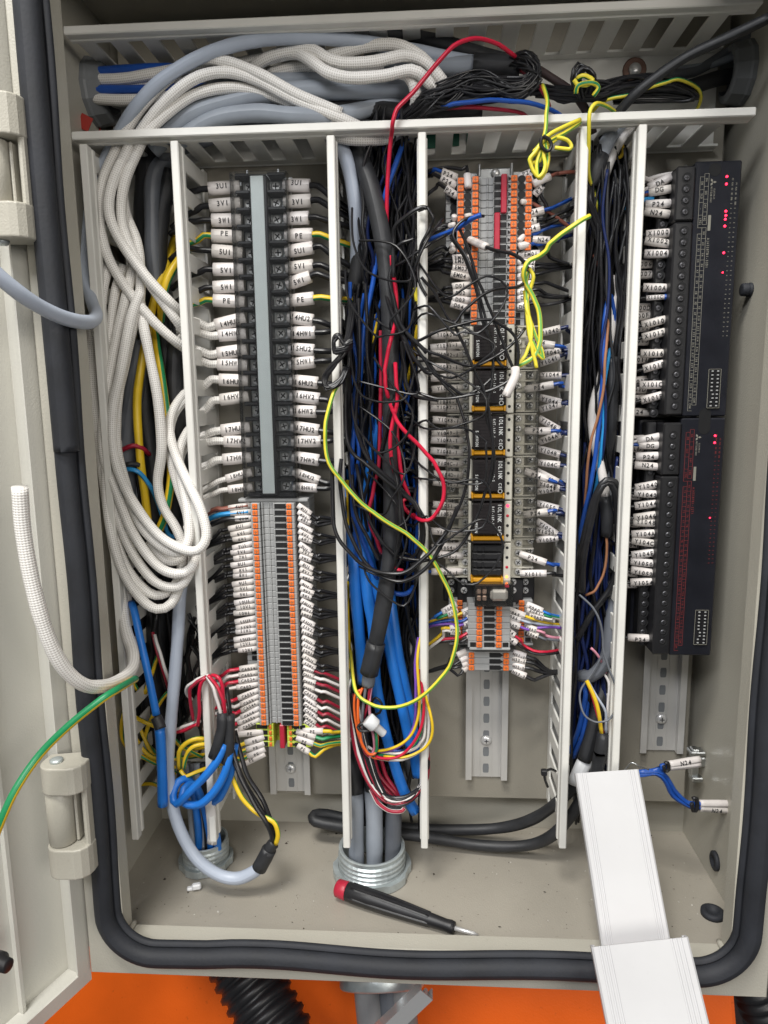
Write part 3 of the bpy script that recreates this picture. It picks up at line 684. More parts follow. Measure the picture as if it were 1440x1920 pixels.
    for q, z in enumerate(rows):
        on = {(4, 0): 'led_red', (4, 1): 'led_dim', (5, 2): 'led_dim', (5, 3): 'led_orange'}.get((k, q), 'cavity')
        lathe('lamp', [(0, .0011), (.0003, .0011), (.0006, .0008)], ((X['s0'] + X['s1']) / 2 - .0002, -.0524, z), (0, -1, 0), on, ls, 10)
    if k < 5:
        for a, b_, nm in ((X['l0'] - .0002, X['l2'] - .0006, 0), (X['r0'] + .0006, X['r2'] - .0006, 1)):
            g = G(); g.box((a, -.0462, zb_ + .0006), (b_, -.0456, zt_ - .0006)); g.box((a, -.0456, zb_ + .0006), (a + .0006, -.036, zt_ - .0006)); g.box((b_ - .0006, -.0456, zb_ + .0006), (b_, -.036, zt_ - .0006)); g.mk('terminal_cover', 'smoky_clear', t)
# --- single clear relay in a black screw socket
zt_ = zR6 - .0003; zb_ = P(925, 1137, 40)[2]
t = thing('clear_relay', (RB, -.0075, zb_), 'clear cased relay in a black screw socket below the yellow levers', 'relay')
g = G(); g.cbox((rx(832, 30, 1110), -.027, zb_), (rx(1003, 30, 1110), -.0085, zt_), .0008); g.cbox((rx(858, 36, 1110), -.034, zb_ + .001), (rx(982, 36, 1110), -.02, zt_ - .001), .0008); g.mk('socket', 'black_plastic', t)
for px, d in ((846, 28), (870, 35), (962, 35), (985, 28)):
    for py in (1091, 1107): c = P(px, py, d); turned(inst('screw', SCR_MID, (c[0], -d / 1000 + .0007, c[2]), t))
x0_, x1_ = rx(890, 62, 1115), rx(962, 62, 1115); za, zb2 = P(925, 1094, 62)[2], P(925, 1136, 62)[2]
g = G(); g.box((x0_, -.064, zb2), (x1_, -.0634, za)); g.box((x0_, -.0634, zb2), (x0_ + .0005, -.035, za)); g.box((x1_ - .0005, -.0634, zb2), (x1_, -.035, za)); g.box((x0_, -.0634, za - .0005), (x1_, -.035, za)); g.box((x0_, -.0634, zb2), (x1_, -.035, zb2 + .0005)); g.mk('case', 'smoky_clear', t)
g = G(); g.cbox((x0_ + .012, -.058, zb2 + .002), (x1_ - .003, -.036, za - .006), .002); g.mk('coil', 'rail_steel', t, False)
g = G()
for q in range(2):
    for p_ in range(2): g.cbox((x0_ + .002 + p_ * .0042, -.056, zb2 + .002 + q * .0052), (x0_ + .0052 + p_ * .0042, -.040, zb2 + .0058 + q * .0052), .0006)
g.mk('contact', 'copper_bar', t); g = G(); g.cbox((x0_ + .001, -.052, za - .0050), (x1_ - .002, -.038, za - .0015), .0006); g.mk('yoke', 'brass_brown', t)
box('lamp', (x1_ - .0060, -.0630, za - .0030), (x1_ - .0030, -.0600, za - .0012), 'led_dim', t)
# --- sensor terminals: three decks of grey terminals below
def deck(rows, px_or, px_h, d, x0px, x1px, label_f, group, extra=(), hpx=12.0):
    xs = [P(p, rows[0], d)[0] - RB for p in px_or]; h = (P(925, rows[0], d)[2] - P(925, rows[-1], d)[2]) / max(1, len(rows) - 1)
    a, b = P(x0px, rows[0], d - 8)[0] - RB, P(x1px, rows[0], d - 8)[0] - RB
    body = [(a, b, d / 1000 - .009), (xs[0] - .0085, xs[1] + .0085, d / 1000 - .0004), ]
    me = term_meshes('D', body, 0, 0, 0, h)
    for i, py in enumerate(rows):
        z = P(925, rows[0], d)[2] - h * i; dd = d / 1000
        hl = [(P(p, py, d)[0] - RB, dd - .0003) for p in px_h]
        hl += [(P(p, py, d)[0] - RB, dd - .0003) for (r_, p) in extra if r_ == i]
        terminal(me, RB, z, [(x, dd) for x in xs], hl, [(xs[1] - .0034, dd)], label_f(i), 'terminal', group)
deck([1130, 1141.5, 1153, 1164.5, 1176, 1187.5, 1199], (862, 978), (), 34, 842, 1000, lambda i: '%s rear deck sensor terminal below the clear relay' % ordn[i], 'rear deck sensor terminals', ((5, 847), (6, 847), (5, 990), (6, 990)))
deck([1138, 1150, 1161.5, 1173, 1185, 1197, 1209], (899, 936), (913, 922), 52, 880, 957, lambda i: '%s front deck sensor terminal below the clear relay' % ordn[i], 'front deck sensor terminals', ((6, 887), (6, 948)))
deck([1228.5, 1240, 1252], (884, 949), (923, 933), 42, 866, 966, lambda i: '%s terminal of the lowest three on the middle rail' % ordn[i], 'lowest grey terminals on the middle rail')
# light grey end plates
for px0, px1, py0, py1, d, lb in ((880, 957, 1214, 1220, 52, 'grey end plate under the front deck sensor terminals'), (842, 1000, 1205, 1211, 34, 'pale end plate under the rear deck sensor terminals')):
    a, b = P(px0, py0, d), P(px1, py1, d); tag(box('end_plate', (a[0], -d / 1000, b[2]), (b[0], -.0085, a[2]), 'terminal_light_grey'), lb, 'end plate')

# ================================================================ black input and output modules on the right
def module(py0, py1, rows4, rows17, pxa, label, kind):
    zt_, zb_ = P(1300, py0, 54)[2], P(1300, py1, 54)[2]; xa, xb, xc, xd = .1675, .1803, .1812, .2108
    t = thing('input_module' if kind == 'x' else 'output_module', (.19, -.0075, zb_), label, 'control module', 'black control modules on the right rail')
    g = G(); g.cbox((.1580, -.030, zb_ + .003), (.2095, -.0085, zt_ - .001), .0008); g.cbox((xc - .001, -.0545, zb_), (xd, -.028, zt_), .001); g.mk('body', 'module_plastic', t)
    zs = (P(1285, (rows4[-1] + rows17[0]) / 2, 55)[2])
    tb1 = box('connector', (xa, -.0562, zs + .0003), (xb, -.028, zt_ - .003), 'black_plastic', t, .0012); tb2 = box('connector', (xa, -.0562, zb_ + .001), (xb, -.028, zs - .0003), 'black_plastic', t, .0012)
    box('lower_connector', (.1600, -.0430, zb_ + .005), (xa - .0004, -.028, zt_ - .003), 'black_plastic', t, .001)
    hole = bpy.data.meshes.get('screw_well')
    if hole is None:
        V, Fc, mi = latheg([(0, .0034), (.0003, .0034), (.0002, .0030)], (0, 0, 0), (0, -1, 0), 14); hole = mesh('screw_well', V, Fc, 'cavity')
    for tb, rows in ((tb1, rows4), (tb2, rows17)):
        za = P(1280, rows[0], 56)[2]; zz = P(1270, rows[-1], 56)[2]
        for i in range(len(rows)):
            z = za + (zz - za) * i / (len(rows) - 1)
            w_ = inst('screw_well', hole, ((xa + xb) / 2 + .0008, -.0561, z), tb); turned(inst('screw', screw_small, ((xa + xb) / 2 + .0004, -.0563, z - .0001), w_))
            if not (i % 3 == 1 and tb is tb1): 
                w_ = inst('screw_well', hole, (.1640, -.0429, z - .0045), t); turned(inst('screw', screw_small, (.1638, -.0431, z - .0046), w_))
    pc = 'dim_print' if kind == 'x' else 'red_print'
    # printed terminal table: two columns of ruled cells
    def table(z_a, z_b, names, x0, w_, off):
        n = len(names[0]); L = (z_a - z_b); y = -.0547; g = G(); e = .00011
        for c in range(3): x = x0 + c * w_; g.box((x - e, y, z_b - off * (c == 0)), (x + e, y + .0003, z_a - off * (c == 0)))
        for c in range(2):
            for i in range(n + 1): z = z_a - L * i / n - off * (c == 0); g.box((x0 + c * w_, y - .00002, z - e), (x0 + (c + 1) * w_, y + .0003, z + e))
        g.mk('print', pc, t)
        for c in range(2):
            V = []; Fs = []
            for i, s in enumerate(names[c]):
                T_, Fc = textg(s, .0014); z = z_a - L * (i + .5) / n - off * (c == 0); nV = len(V)
                for q in T_: V.append((x0 + (c + .5) * w_ + q[1], y, z - q[0]))
                Fs += [tuple(k_ + nV for k_ in f) for f in Fc]
            mk('print', V, Fs, pc, t)
    table(zt_ - .008, zs - .002, [['DB', 'SLD', '-', '(FG)'], ['DA', 'DG', '24V', '24G']], .1838, .0028, .002)
    L_ = 'X' if kind == 'x' else 'Y'
    nm = ['%s%X' % (L_, k) for k in range(32)]
    table(zs - .004, zb_ + .008, [nm[1::2] + ['COM'], nm[0::2] + ['COM']], .1838, .0028, .004)
    dn, rt = (0, 0, -1), (1, 0, 0)
    # three-diamond emblem and the maker's name
    def rh(cx, cz, s, a):
        p = []
        for (l, da) in ((0, 0), (s, -.5236), (s * 1.732, 0), (s, .5236)): p.append((cx + l * math.cos(a + da), -.0547, cz + l * math.sin(a + da)))
        return p
    V = []
    for a in (0, 2.094, 4.189): V += rh(.1920, zt_ - .0135, .0015, a)
    mk('emblem', V, [(0, 1, 2, 3), (4, 5, 6, 7), (8, 9, 10, 11)], 'dim_print', t)
    printed(t, 'MITSUBISHI', (.1914, -.0547, zt_ - .0215), dn, rt, .0012, 'dim_print'); printed(t, 'ELECTRIC', (.1934, -.0547, zt_ - .0210), dn, rt, .0010, 'dim_print')
    box('print', (.1904, -.0547, zt_ - .0445), (.1922, -.0544, zt_ - .0345), 'dim_print', t, 0)
    printed(t, 'AJ65SBTB1-32D1' if kind == 'x' else 'AJ65SBTB1-32T1', (.1912, -.0547, zt_ - .0590), dn, rt, .0015, 'dim_print' if kind == 'x' else 'red_print', .66)
    # columns of tiny legends along the lamp window
    for (x, off) in ((.2050, 0), (.2076, .003)):
        V = []; Fs = []; z = zt_ - .012 - off; k_ = 0
        while z > zb_ + (.055 if kind == 'x' else .070):
            s = ('PW', 'RUN', 'SD', 'RD', 'ERR')[k_] if k_ < 5 else '%X' % (k_ % 16); T_, Fc = textg(s, .0010, .5); nV = len(V)
            for q in T_: V.append((x + q[1], -.0547, z - q[0]))
            Fs += [tuple(i + nV for i in f) for f in Fc]; z -= .0031; k_ += 1
        mk('print', V, Fs, pc, t)
    return t, zt_, zb_
screw_small = screw_mesh(.0019, .0008, 'dark_steel')
m1, mt1, mb1 = module(303, 781, [334, 355.5, 377, 398], [434 + 20.5 * k for k in range(17)], 0, 'upper black input module with red lamps and grey lettering on its face', 'x')
m2, mt2, mb2 = module(784, 1229, [817, 837, 857, 876], [908 + 18.4 * k for k in range(17)], 0, 'lower black output module with dark red lettering on its face', 'y')
for t, lst in ((m1, [(1363, 331, 1), (1362, 345, 1), (1361, 396, 1), (1361, 404, 1), (1360, 411, 1), (1359, 424, 1), (1357, 474, 1), (1355, 511, .7)]), (m2, [(1341, 817, 1), (1340, 830, 1), (1331, 971, .7)])):
    for (px, py, s) in lst:
        c = P(px, py, 54.6); lathe('lamp', [(0, .0008 * s), (.0003, .0008 * s), (.0006, .0005 * s)], (c[0], -.0545, c[2]), (0, -1, 0), 'led_red', t, 8)
def dip(t, px0, py0, px1, py1, n, label):
    a, b = P(px0, py0, 54.6), P(px1, py1, 54.6); x0_ = a[0]; x1_ = b[0]
    d_ = box('dip_switch', (x0_, -.0556, b[2]), (x1_, -.0540, a[2]), 'black_plastic', t, .0004)
    g = G(); e = .00012
    for (p, q) in (((x0_, b[2]), (x0_ + e * 2, a[2])), ((x1_ - 2 * e, b[2]), (x1_, a[2])), ((x0_, a[2] - 2 * e), (x1_, a[2])), ((x0_, b[2]), (x1_, b[2] + 2 * e))): g.box((p[0], -.0558, p[1]), (q[0], -.0555, q[1]))
    g.mk('print', 'dim_print', d_)
    me = mesh('lever', *cboxg((-.0007, -.0008, -.0005), (.0007, 0, .0005), .0002), 'terminal_light_grey')
    for k in range(n):
        z = a[2] + (b[2] - a[2]) * (k + .6) / (n + .2); inst('lever', me, (x0_ + (x1_ - x0_) * (.3 if k not in (6, 7) else .42), -.0556, z), d_); inst('lever', me, (x0_ + (x1_ - x0_) * .74, -.0556, z), d_)
dip(m1, 1328, 692, 1347, 765, 10, ''); dip(m2, 1303, 1143, 1324, 1208, 10, '')
for t, px, py in ((m2, 1321, 790), (m1, 1341, 318)):
    c = P(px, py, 54.6); V = [(c[0] + .0042 * math.cos(a), -.0547, c[2] + (.0042 * math.sin(a) + (.005 if math.sin(a) > 0 else -.005) * (py > 500))) for a in np.linspace(0, 2 * math.pi, 24, endpoint=False)]
    mk('mounting_slot', V, [tuple(range(23, -1, -1))], 'cavity', t)
# ================================================================ marked wires at the terminals
def sleeve_on(wire, p0, p1, r, text, flat=0.75, mid=0.0, th=None, ts=0.0):
    """printed marker tube from p0 (terminal end) to p1 (wire end)"""
    p0 = np.asarray(p0); p1 = np.asarray(p1); m_ = (p0 + p1) / 2 + np.array([0, -mid, 0])
    rr = [r * .93, r, r * 1.01, r * 1.0]
    s = tube('marker_sleeve', [p0, m_, p1], rr, random.choice(['sleeve_pvc', 'sleeve_pvc', 'sleeve_pvc_b', 'sleeve_pvc_c']), wire, seg=14, step=.003, flat=flat, caps=True)
    ax = p1 - p0; tc_ = (p0 + p1) / 2 + ax / np.linalg.norm(ax) * ts
    if ax[0] < 0: ax = -ax
    L = np.linalg.norm(ax); ax = ax / L
    out = np.array([0, -1., 0]); out -= ax * out.dot(ax); out /= np.linalg.norm(out); up = np.cross(ax, -out); up = up if up[2] > 0 else -up
    # dark mouth at the wire end
    if text:
        h = min(th or r * 1.15, L * .95 / (len(text) * .86)); T_, Fc = textg(text, h)
        roll = random.uniform(-.30, .30); V = []
        for q in T_:
            a = q[1] / r + roll; t_ = q[0] / L
            base = tc_ + ax * q[0] + np.array([0, -mid * max(0, 1 - 4 * t_ * t_), 0])
            V.append(base + up * (r * 1.03 * math.sin(a)) + out * (r * flat * 1.03 * math.cos(a) + .00015))
        mk('print', V, Fc, 'ink', s)
    return s
def marked(text, p0, p1, r, wr, wm, tail, label, group, flat=.75, mid=0., stripe=0, th=None, seg=7, ts=0.0):
    """conductor that runs from its terminal (p0) through its marker to p1 and on along tail"""
    p0, p1 = np.asarray(p0), np.asarray(p1); d = (p1 - p0) / np.linalg.norm(p1 - p0)
    pts = [p0 + d * .002, (p0 + p1) / 2 + np.array([0, -mid * .9, 0]), p1, p1 + d * .006] + [np.asarray(q) for q in tail]
    wv = tube('earth_wire' if stripe or 'earth' in label else ('sensor_wire' if 'sensor' in label else 'marked_wire'), pts, wr, wm, None, seg=12 if stripe else seg, stripe=min(stripe, .30), step=.004, phase=random.uniform(0, 6.28) if stripe else 0)
    tag(wv, label, 'wire', group); sleeve_on(wv, p0, p1, r, text, flat, mid, th, ts); return wv
BLK = 'black_pvc'; YG = ['yellow_wire', 'green_wire']

# --- barrier strip, left and right
LT = ['3U1', '3V1', '3W1', 'PE', '5U1', '5V1', '5W1', 'PE', '14HU2', '14HW1', '15HU2', '15HW1', '16HU2', '16HV2', None, '17HU2', '17HV2', '17HW2', '18HU2', '18HW1']
RT = ['3U1', '3V1', '3W1', 'PE', '5U1', '5V1', '5W1', 'PE', '14HU2', '14HW1', '15HU2', '15HW1', '16HU2', '16HV2', '16HW2', '17HU2', '17HV2', '17HW2', '18HU2', '18HW1']
LO = [(391, 354), (393, 386), (397, 413), (397, 442), (398, 470), (400, 505), (400, 539), (400, 563), (404, 610), (410, 629), (408, 663), (408, 683), (411, 712), (413, 750), None, (415, 807), (420, 827), (418, 862), (424, 898), (428, 918)]
LW = [(352, 362), (348, 405), (345, 418), (350, 460), (345, 466), (348, 520), (345, 556), (350, 574), (352, 602), (355, 622), (356, 655), (358, 672), (362, 735), (366, 785), None, (368, 822), (372, 830), (372, 880), (380, 920), (380, 935)]
RO = [(581, 348), (583, 376), (579, 408), (586, 440), (587, 464), (587, 498), (582, 518), (588, 559), (587, 601), (591, 623), (589, 657), (590, 678), (596, 718), (599, 748), (593, 772), (598, 807), (602, 827), (598, 863), (599, 901), (595, 915)]
RW = [(660, 400), (664, 415), (660, 428), (664, 464), (664, 505), (664, 522), (664, 532), (668, 564), (640, 618), (640, 620), (640, 661), (640, 674), (640, 722), (640, 762), (640, 772), (640, 815), (640, 824), (640, 866), (640, 913), (640, 914)]
for i, z in enumerate(BZ):
    pole = ordn[i] if i < 10 else None
    if LT[i]:
        p0 = (sxl - .0062, -.0325, z); p1 = P(*LO[i], 35); br = i >= 8
        r = .0047 if i < 18 else .0034
        tail = [P((LO[i][0] + LW[i][0]) / 2 - 2, LO[i][1] * .55 + LW[i][1] * .45, 36), P(*LW[i], 30), P(LW[i][0] - 26, LW[i][1] + 22, 26)]
        m_ = 'white_braid' if br else (YG if LT[i] == 'PE' else BLK)
        lab = {'PE': '%s yellow green earth wire left of the barrier strip' % ('upper' if i == 3 else 'lower')}.get(LT[i], ('white braided wire' if br else 'black wire') + ' marked %s left of the barrier strip' % LT[i])
        marked(LT[i], p0, p1, r, .0031 if (br and i < 18) else (.0021 if br else .0022), m_, tail, lab, 'marked wires left of the barrier strip', stripe=.4 if LT[i] == 'PE' else 0, th=.0036 if i < 18 else .003, seg=10, ts=.0012 if len(LT[i]) < 4 else .0006)
    p0 = (sxr + .0062, -.0325, z); p1 = P(*RO[i], 35); r = .0047 if i < 18 else .0036
    tail = [P((RO[i][0] + RW[i][0]) / 2, RO[i][1] * .6 + RW[i][1] * .4, 35), P(*RW[i], 28), P(RW[i][0] + 12, RW[i][1] + 20, 22)]
    lab = ('%s yellow green earth wire right of the barrier strip' % ('upper' if i == 3 else 'lower')) if RT[i] == 'PE' else 'black wire marked %s right of the barrier strip' % RT[i]
    marked(RT[i], p0, p1, r, .0022, YG if RT[i] == 'PE' else BLK, tail, lab, 'marked wires right of the barrier strip', stripe=.4 if RT[i] == 'PE' else 0, th=.0036 if i < 18 else .003, seg=9, ts=.0010)

# --- 36 spring terminals of the left rail
for i, z in enumerate(AZ):
    g3 = i // 3 if i < 24 else 8; q = i % 3; py = 949 + (1356 - 949) * i / 35
    xi = 470 + 20 * i / 35; xo_ = 570 - 0 + 6 * i / 35
    ca = i >= 26
    if LA[i]:
        dx = -38 - random.uniform(-3, 5); dy = (8, 6, 4)[q] + random.uniform(-1.5, 1.5) if not ca else (3 if i < 30 else 11) + random.uniform(-1, 1)
        if i < 3: dx = (-41, -38, -30)[q]; dy = (4, 2, 0)[q]
        p0 = (RA - .0160, -.0385, z); p1 = P(xi + dx, py + dy, 39)
        wx = 386 + 14 * (py - 950) / 400; gy = 949 + (1356 - 949) * (g3 * 3 + 1) / 35
        if ca:
            m_ = 'red_wire' if i % 2 == 0 else 'white_wire'; tail = [P(xi + dx - 22, py + dy + 4, 40), P(wx + 14, py + dy + 16, 34), P(wx - 20, py + dy + 24, 28)]
        else:
            m_ = {0: 'brown_wire', 1: 'light_blue_wire'}.get(i, BLK)
            tail = [P(xi + dx - 16, py + dy + 3, 40), P(wx + 6, gy + 20 + q * 4, 32), P(wx - 22, gy + 38 + q * 3, 24)]
            if i < 3: tail = [P(408, py + 5 + q, 38), P(390, py + 12 + q, 32), P(365, py + 26, 26)]
        marked(LA[i], p0, p1, .0024, .0015 if i > 2 else .0021, m_, tail, '%s wire marked %s left of the grey terminals' % ({'black_pvc': 'black', 'red_wire': 'red', 'white_wire': 'white', 'brown_wire': 'brown', 'light_blue_wire': 'light blue'}[m_], LA[i]), 'marked wires left of the grey terminals', flat=.8, th=.0027)
    dx = 31 + random.uniform(-2, 3); dy = (15, 13, 8)[q] + random.uniform(-1.5, 1.5) if not ca else (6 if i < 30 else 12)
    p0 = (RA + .0205, -.0395, z); px0 = 553 + 10 * i / 35
    p1 = P(px0 + dx - 2, py + dy, 39); gy = 949 + (1356 - 949) * (g3 * 3 + 1) / 35
    if ca: m_ = 'dark_red_wire' if i % 2 == 0 else 'white_wire'; tail = [P(px0 + dx + 18, py + dy + 5, 38), P(634, py + dy + 16, 32), P(652, py + dy + 22, 25)]
    else: m_ = BLK; tail = [P(px0 + dx + 14, py + dy + 5, 38), P(628, gy + 13 + q * 3, 32), P(652, gy + 18 + q * 3, 22)]
    marked(LAR[i], p0, p1, .0025, .0014, m_, tail, '%s wire marked %s right of the grey terminals' % ({'black_pvc': 'black', 'dark_red_wire': 'red', 'white_wire': 'white'}[m_], LAR[i]), 'marked wires right of the grey terminals', flat=.8, th=.0025)
# --- earth wires
for k, (a, b, c_) in enumerate((((494, 1372), (444, 1377), (380, 1392)), ((496, 1381), (460, 1393), (390, 1400)), ((496, 1393), (462, 1405), (385, 1415)), ((497, 1404), (464, 1418), (400, 1430)), ((497, 1413), (448, 1436), (395, 1440)))):
    marked('PE', P(*a, 40), P(*b, 42), .0027, .0017, YG, [P((b[0] + c_[0]) / 2, b[1] + 3, 40), P(*c_, 34), P(c_[0] - 30, c_[1] + 5, 28)], '%s yellow green earth wire left of the earth terminals' % ordn[k], 'earth wires left of the earth terminals', stripe=.4, th=.0026)
for k, (a, b, c_) in enumerate((((568, 1370), (606, 1371), (640, 1372)), ((556, 1371), (592, 1382), (640, 1380)), ((556, 1383), (588, 1394), (640, 1392)), ((558, 1397), (580, 1411), (634, 1395)))):
    marked('PE', P(*a, 41), P(*b, 43), .0027, .0016, YG if k != 1 else 'green_wire', [P((b[0] + c_[0]) / 2, (b[1] + c_[1]) / 2 + 2, 42), P(*c_, 36), P(c_[0] + 16, c_[1] + 4, 28)], '%s earth wire right of the earth terminals' % ordn[k], 'earth wires right of the earth terminals', stripe=.4 if k != 1 else 0, th=.0026)

# --- middle rail, upper terminals: (text, terminal end, wire end, material, tail, words)
def Zm(px, py, k, x0, y0): return (x0 + px / k, y0 + py / k)
MB = [
 ('P24', (857, 333), (828, 322), 'blue_wire', [(812, 322), (790, 326)], 'blue wire marked P24 at the upper left of the middle terminals'),
 ('P24', (855, 348), (826, 333), BLK, [(810, 330), (790, 330)], 'upper black wire marked P24 at the left of the middle terminals'),
 ('P24', (857, 368), (835, 353), BLK, [(818, 352), (800, 366), (790, 390)], 'lower black wire marked P24 at the left of the middle terminals'),
 ('', (878, 352), (876, 327), BLK, [(866, 318), (840, 314), (805, 320), (785, 330)], 'black wire rising from an upright sleeve at the top of the middle terminals'),
 ('P24', (972, 333), (1000, 322), BLK, [(1020, 323), (1060, 324)], 'topmost black wire marked P24 right of the middle terminals'),
 ('P24', (973, 349), (998, 332), BLK, [(1020, 326), (1060, 328)], 'second black wire marked P24 right of the middle terminals'),
 ('', (1000, 345), (1031, 331), 'brown_wire', [(1045, 326), (1060, 323), (1085, 322)], 'brown wire in a plain sleeve right of the middle terminals'),
 ('P24', (1002, 366), (1017, 347), BLK, [(1012, 360), (1022, 380), (1030, 400), (1024, 414)], 'black wire curling down from a P24 sleeve at the right'),
 ('', (978, 378), (988, 380), 'brown_wire', [(1010, 388), (1040, 405), (1070, 428), (1090, 440)], 'brown wire leaving the fourth terminal to the right'),
 ('N24', (972, 407), (1020, 394), 'blue_wire', [(1040, 388), (1060, 378), (1085, 366)], 'uppermost blue wire marked N24 right of the middle terminals'),
 ('N24', (972, 420), (1006, 414), BLK, [(1025, 412), (1050, 400), (1085, 385)], 'black wire marked N24 right of the middle terminals'),
 ('N24', (973, 436), (1012, 425), BLK, [(1030, 420), (1055, 408), (1085, 395)], 'lower black wire marked N24 right of the middle terminals'),
 ('', (973, 452), (982, 442), 'blue_wire', [(1000, 440), (1030, 426), (1080, 418)], 'blue wire leaving the eighth terminal to the right'),
 ('N24', (999, 449), (1031, 451), 'navy_wire', [(1050, 446), (1085, 438)], 'navy wire marked N24 right of the middle terminals'),
 ('', (973, 462), (990, 459), 'blue_wire', [(1010, 459), (1040, 450), (1085, 436)], 'lower blue wire leaving the ninth terminal to the right'),
 ('EM01', (972, 478), (1012, 476), BLK, [(1030, 482), (1055, 492), (1085, 500)], 'black wire marked EM01 right of the middle terminals'),
 ('EM02', (970, 491), (1003, 494), BLK, [(1030, 496), (1085, 496)], 'black wire marked EM02 right of the middle terminals'),
 ('EM03', (970, 506), (1002, 502), BLK, [(1030, 502), (1085, 495)], 'black wire marked EM03 right of the middle terminals'),
 ('EM04', (970, 520), (1000, 515), BLK, [(1030, 508), (1085, 498)], 'black wire marked EM04 right of the middle terminals'),
 ('D01', (970, 534), (1000, 532), BLK, [(1025, 530), (1050, 540), (1085, 552)], 'black wire marked D01 right of the middle terminals'),
 ('D02', (970, 549), (995, 545), BLK, [(1025, 552), (1055, 556), (1085, 552)], 'black wire marked D02 right of the middle terminals'),
 ('D03', (970, 561), (996, 556), BLK, [(1020, 556), (1050, 558), (1085, 554)], 'black wire marked D03 right of the middle terminals'),
 ('D04', (970, 576), (990, 571), BLK, [(1015, 572), (1045, 568), (1085, 556)], 'black wire marked D04 right of the middle terminals'),
 ('EM01', (884, 481), (848, 485), BLK, [(835, 484), (815, 492), (790, 500)], 'black wire marked EM01 left of the middle terminals'),
 ('EM02', (884, 493), (849, 491), BLK, [(830, 494), (790, 506)], 'black wire marked EM02 left of the middle terminals'),
 ('EM03', (884, 509), (848, 502), BLK, [(830, 500), (790, 506)], 'black wire marked EM03 left of the middle terminals'),
 ('EM04', (883, 521), (845, 513), BLK, [(825, 505), (790, 508)], 'black wire marked EM04 left of the middle terminals'),
 ('D01', (882, 534), (848, 538), BLK, [(832, 542), (812, 556), (790, 562)], 'black wire marked D01 left of the middle terminals'),
 ('D02', (882, 549), (849, 549), BLK, [(830, 552), (790, 564)], 'black wire marked D02 left of the middle terminals'),
 ('D03', (882, 564), (848, 560), BLK, [(830, 562), (790, 566)], 'black wire marked D03 left of the middle terminals'),
 ('D04', (880, 579), (845, 569), BLK, [(830, 564), (790, 565)], 'black wire marked D04 left of the middle terminals'),
 ('', (852, 404), (851, 412), BLK, [(842, 420), (820, 428), (790, 440)], 'black wire leaving the sixth terminal downwards to the left'),
 ('', (873, 406), (884, 404), 'black_pvc', [(872, 418), (842, 424), (806, 432), (788, 436)], 'black wire in a short sleeve beside the blue pigtail'),
 ('', (853, 421), (842, 424), BLK, [(830, 428), (812, 436), (790, 446)], 'black wire in a sleeve below the blue pigtail'),
 ('', (850, 458), (846, 462), BLK, [(830, 462), (810, 474), (790, 484)], 'black wire leaving the ninth terminal to the left'),
 ('', (852, 466), (845, 472), BLK, [(828, 474), (808, 486), (790, 494)], 'black wire leaving the tenth terminal to the left'),
 ('', (880, 449), (912, 463), BLK, [(930, 470), (955, 474), (975, 484), (988, 500), (990, 520), (980, 534)], 'black wire in a long white sleeve across the middle terminals'),
]
for (tx, a, b, m_, tl, lab) in MB:
    d0 = 40 if tx else 45; L = math.hypot(b[0] - a[0], b[1] - a[1])
    dd = 40 if lab.find('across') < 0 else 62
    marked(tx, P(*a, d0 if dd == 40 else 44), P(*b, 42 if dd == 40 else 60), .0027 if L > 14 else .0020, .0013, m_, [P(x, y, dd if k < len(tl) - 1 or dd > 50 else 30) for k, (x, y) in enumerate(tl)], lab, 'marked wires of the middle terminals', flat=.85, th=.0028, ts=.0012)

# --- relay sockets
ML = [('Y1040-1', 629), ('Y1041-1', 649), ('Y1042-1', 664), ('Y1043-1', 689), ('Y1044-1', 707), ('Y1045-1', 728), ('Y1046-1', 752), ('Y1047-1', 766), ('Y1048-1', 790), ('Y1049-1', 810), ('Y104A-1', 826), ('Y104B-1', 848), ('Y104C-1', 869), ('Y104D-1', 890), ('Y104E-1', 907), ('Y1051-1', 949), ('Y1052-1', 963), ('Y1053-1', 998), ('Y1054-1', 1024), ('Y1055-1', 1041), ('X1011-1', 1071)]
for k, (tx, py) in enumerate(ML):
    dy = random.uniform(-6, 6); o = 809 + random.uniform(-3, 4)
    marked(tx, P(868, py - dy * .3, 36), P(o, py + dy * .6, 40), .0028, .0013, BLK if k < 20 else 'blue_wire', [P(796, py + dy + 4, 38), P(770, py + 20, 30)], '%s wire marked %s left of the relays' % ('black' if k < 20 else 'blue', tx), 'marked wires left of the relays', flat=.8, th=.0027)
MR = [('Y1040', 1012, 625, 1051, 616, 0), ('P24', 985, 640, 1040, 648, 1), ('Y1042', 1016, 663, 1053, 658, 0), ('Y1041', 1010, 683, 1050, 668, 0), ('Y1044', 1012, 705, 1053, 704, 0), ('P24', 984, 730, 1038, 721, 1), ('Y1046', 1012, 745, 1052, 755, 0), ('Y1047', 1012, 768, 1052, 757, 0), ('Y1048', 1010, 784, 1048, 806, 0), ('P24', 984, 808, 1033, 808, 1), ('Y104A', 1010, 829, 1051, 814, 0), ('Y104B', 1008, 841, 1050, 852, 0), ('Y104C', 1008, 867, 1050, 872, 0), ('P24', 984, 883, 1028, 899, 1), ('Y104D', 1004, 882, 1046, 904, 0), ('Y104E', 1006, 906, 1049, 916, 0), ('Y104F', 1006, 922, 1048, 914, 0), ('Y1050', 1006, 943, 1047, 954, 0), ('P24', 982, 965, 1027, 959, 1), ('Y1051', 1006, 962, 1042, 962, 0), ('Y1052', 1006, 976, 1044, 1002, 0), ('Y1053', 1006, 994, 1043, 1000, 0), ('Y1054', 1006, 1012, 1047, 1008, 0), ('P24', 974, 1038, 1024, 1055, 1), ('X1011', 975, 1075, 1025, 1075, 2)]
pn = 0
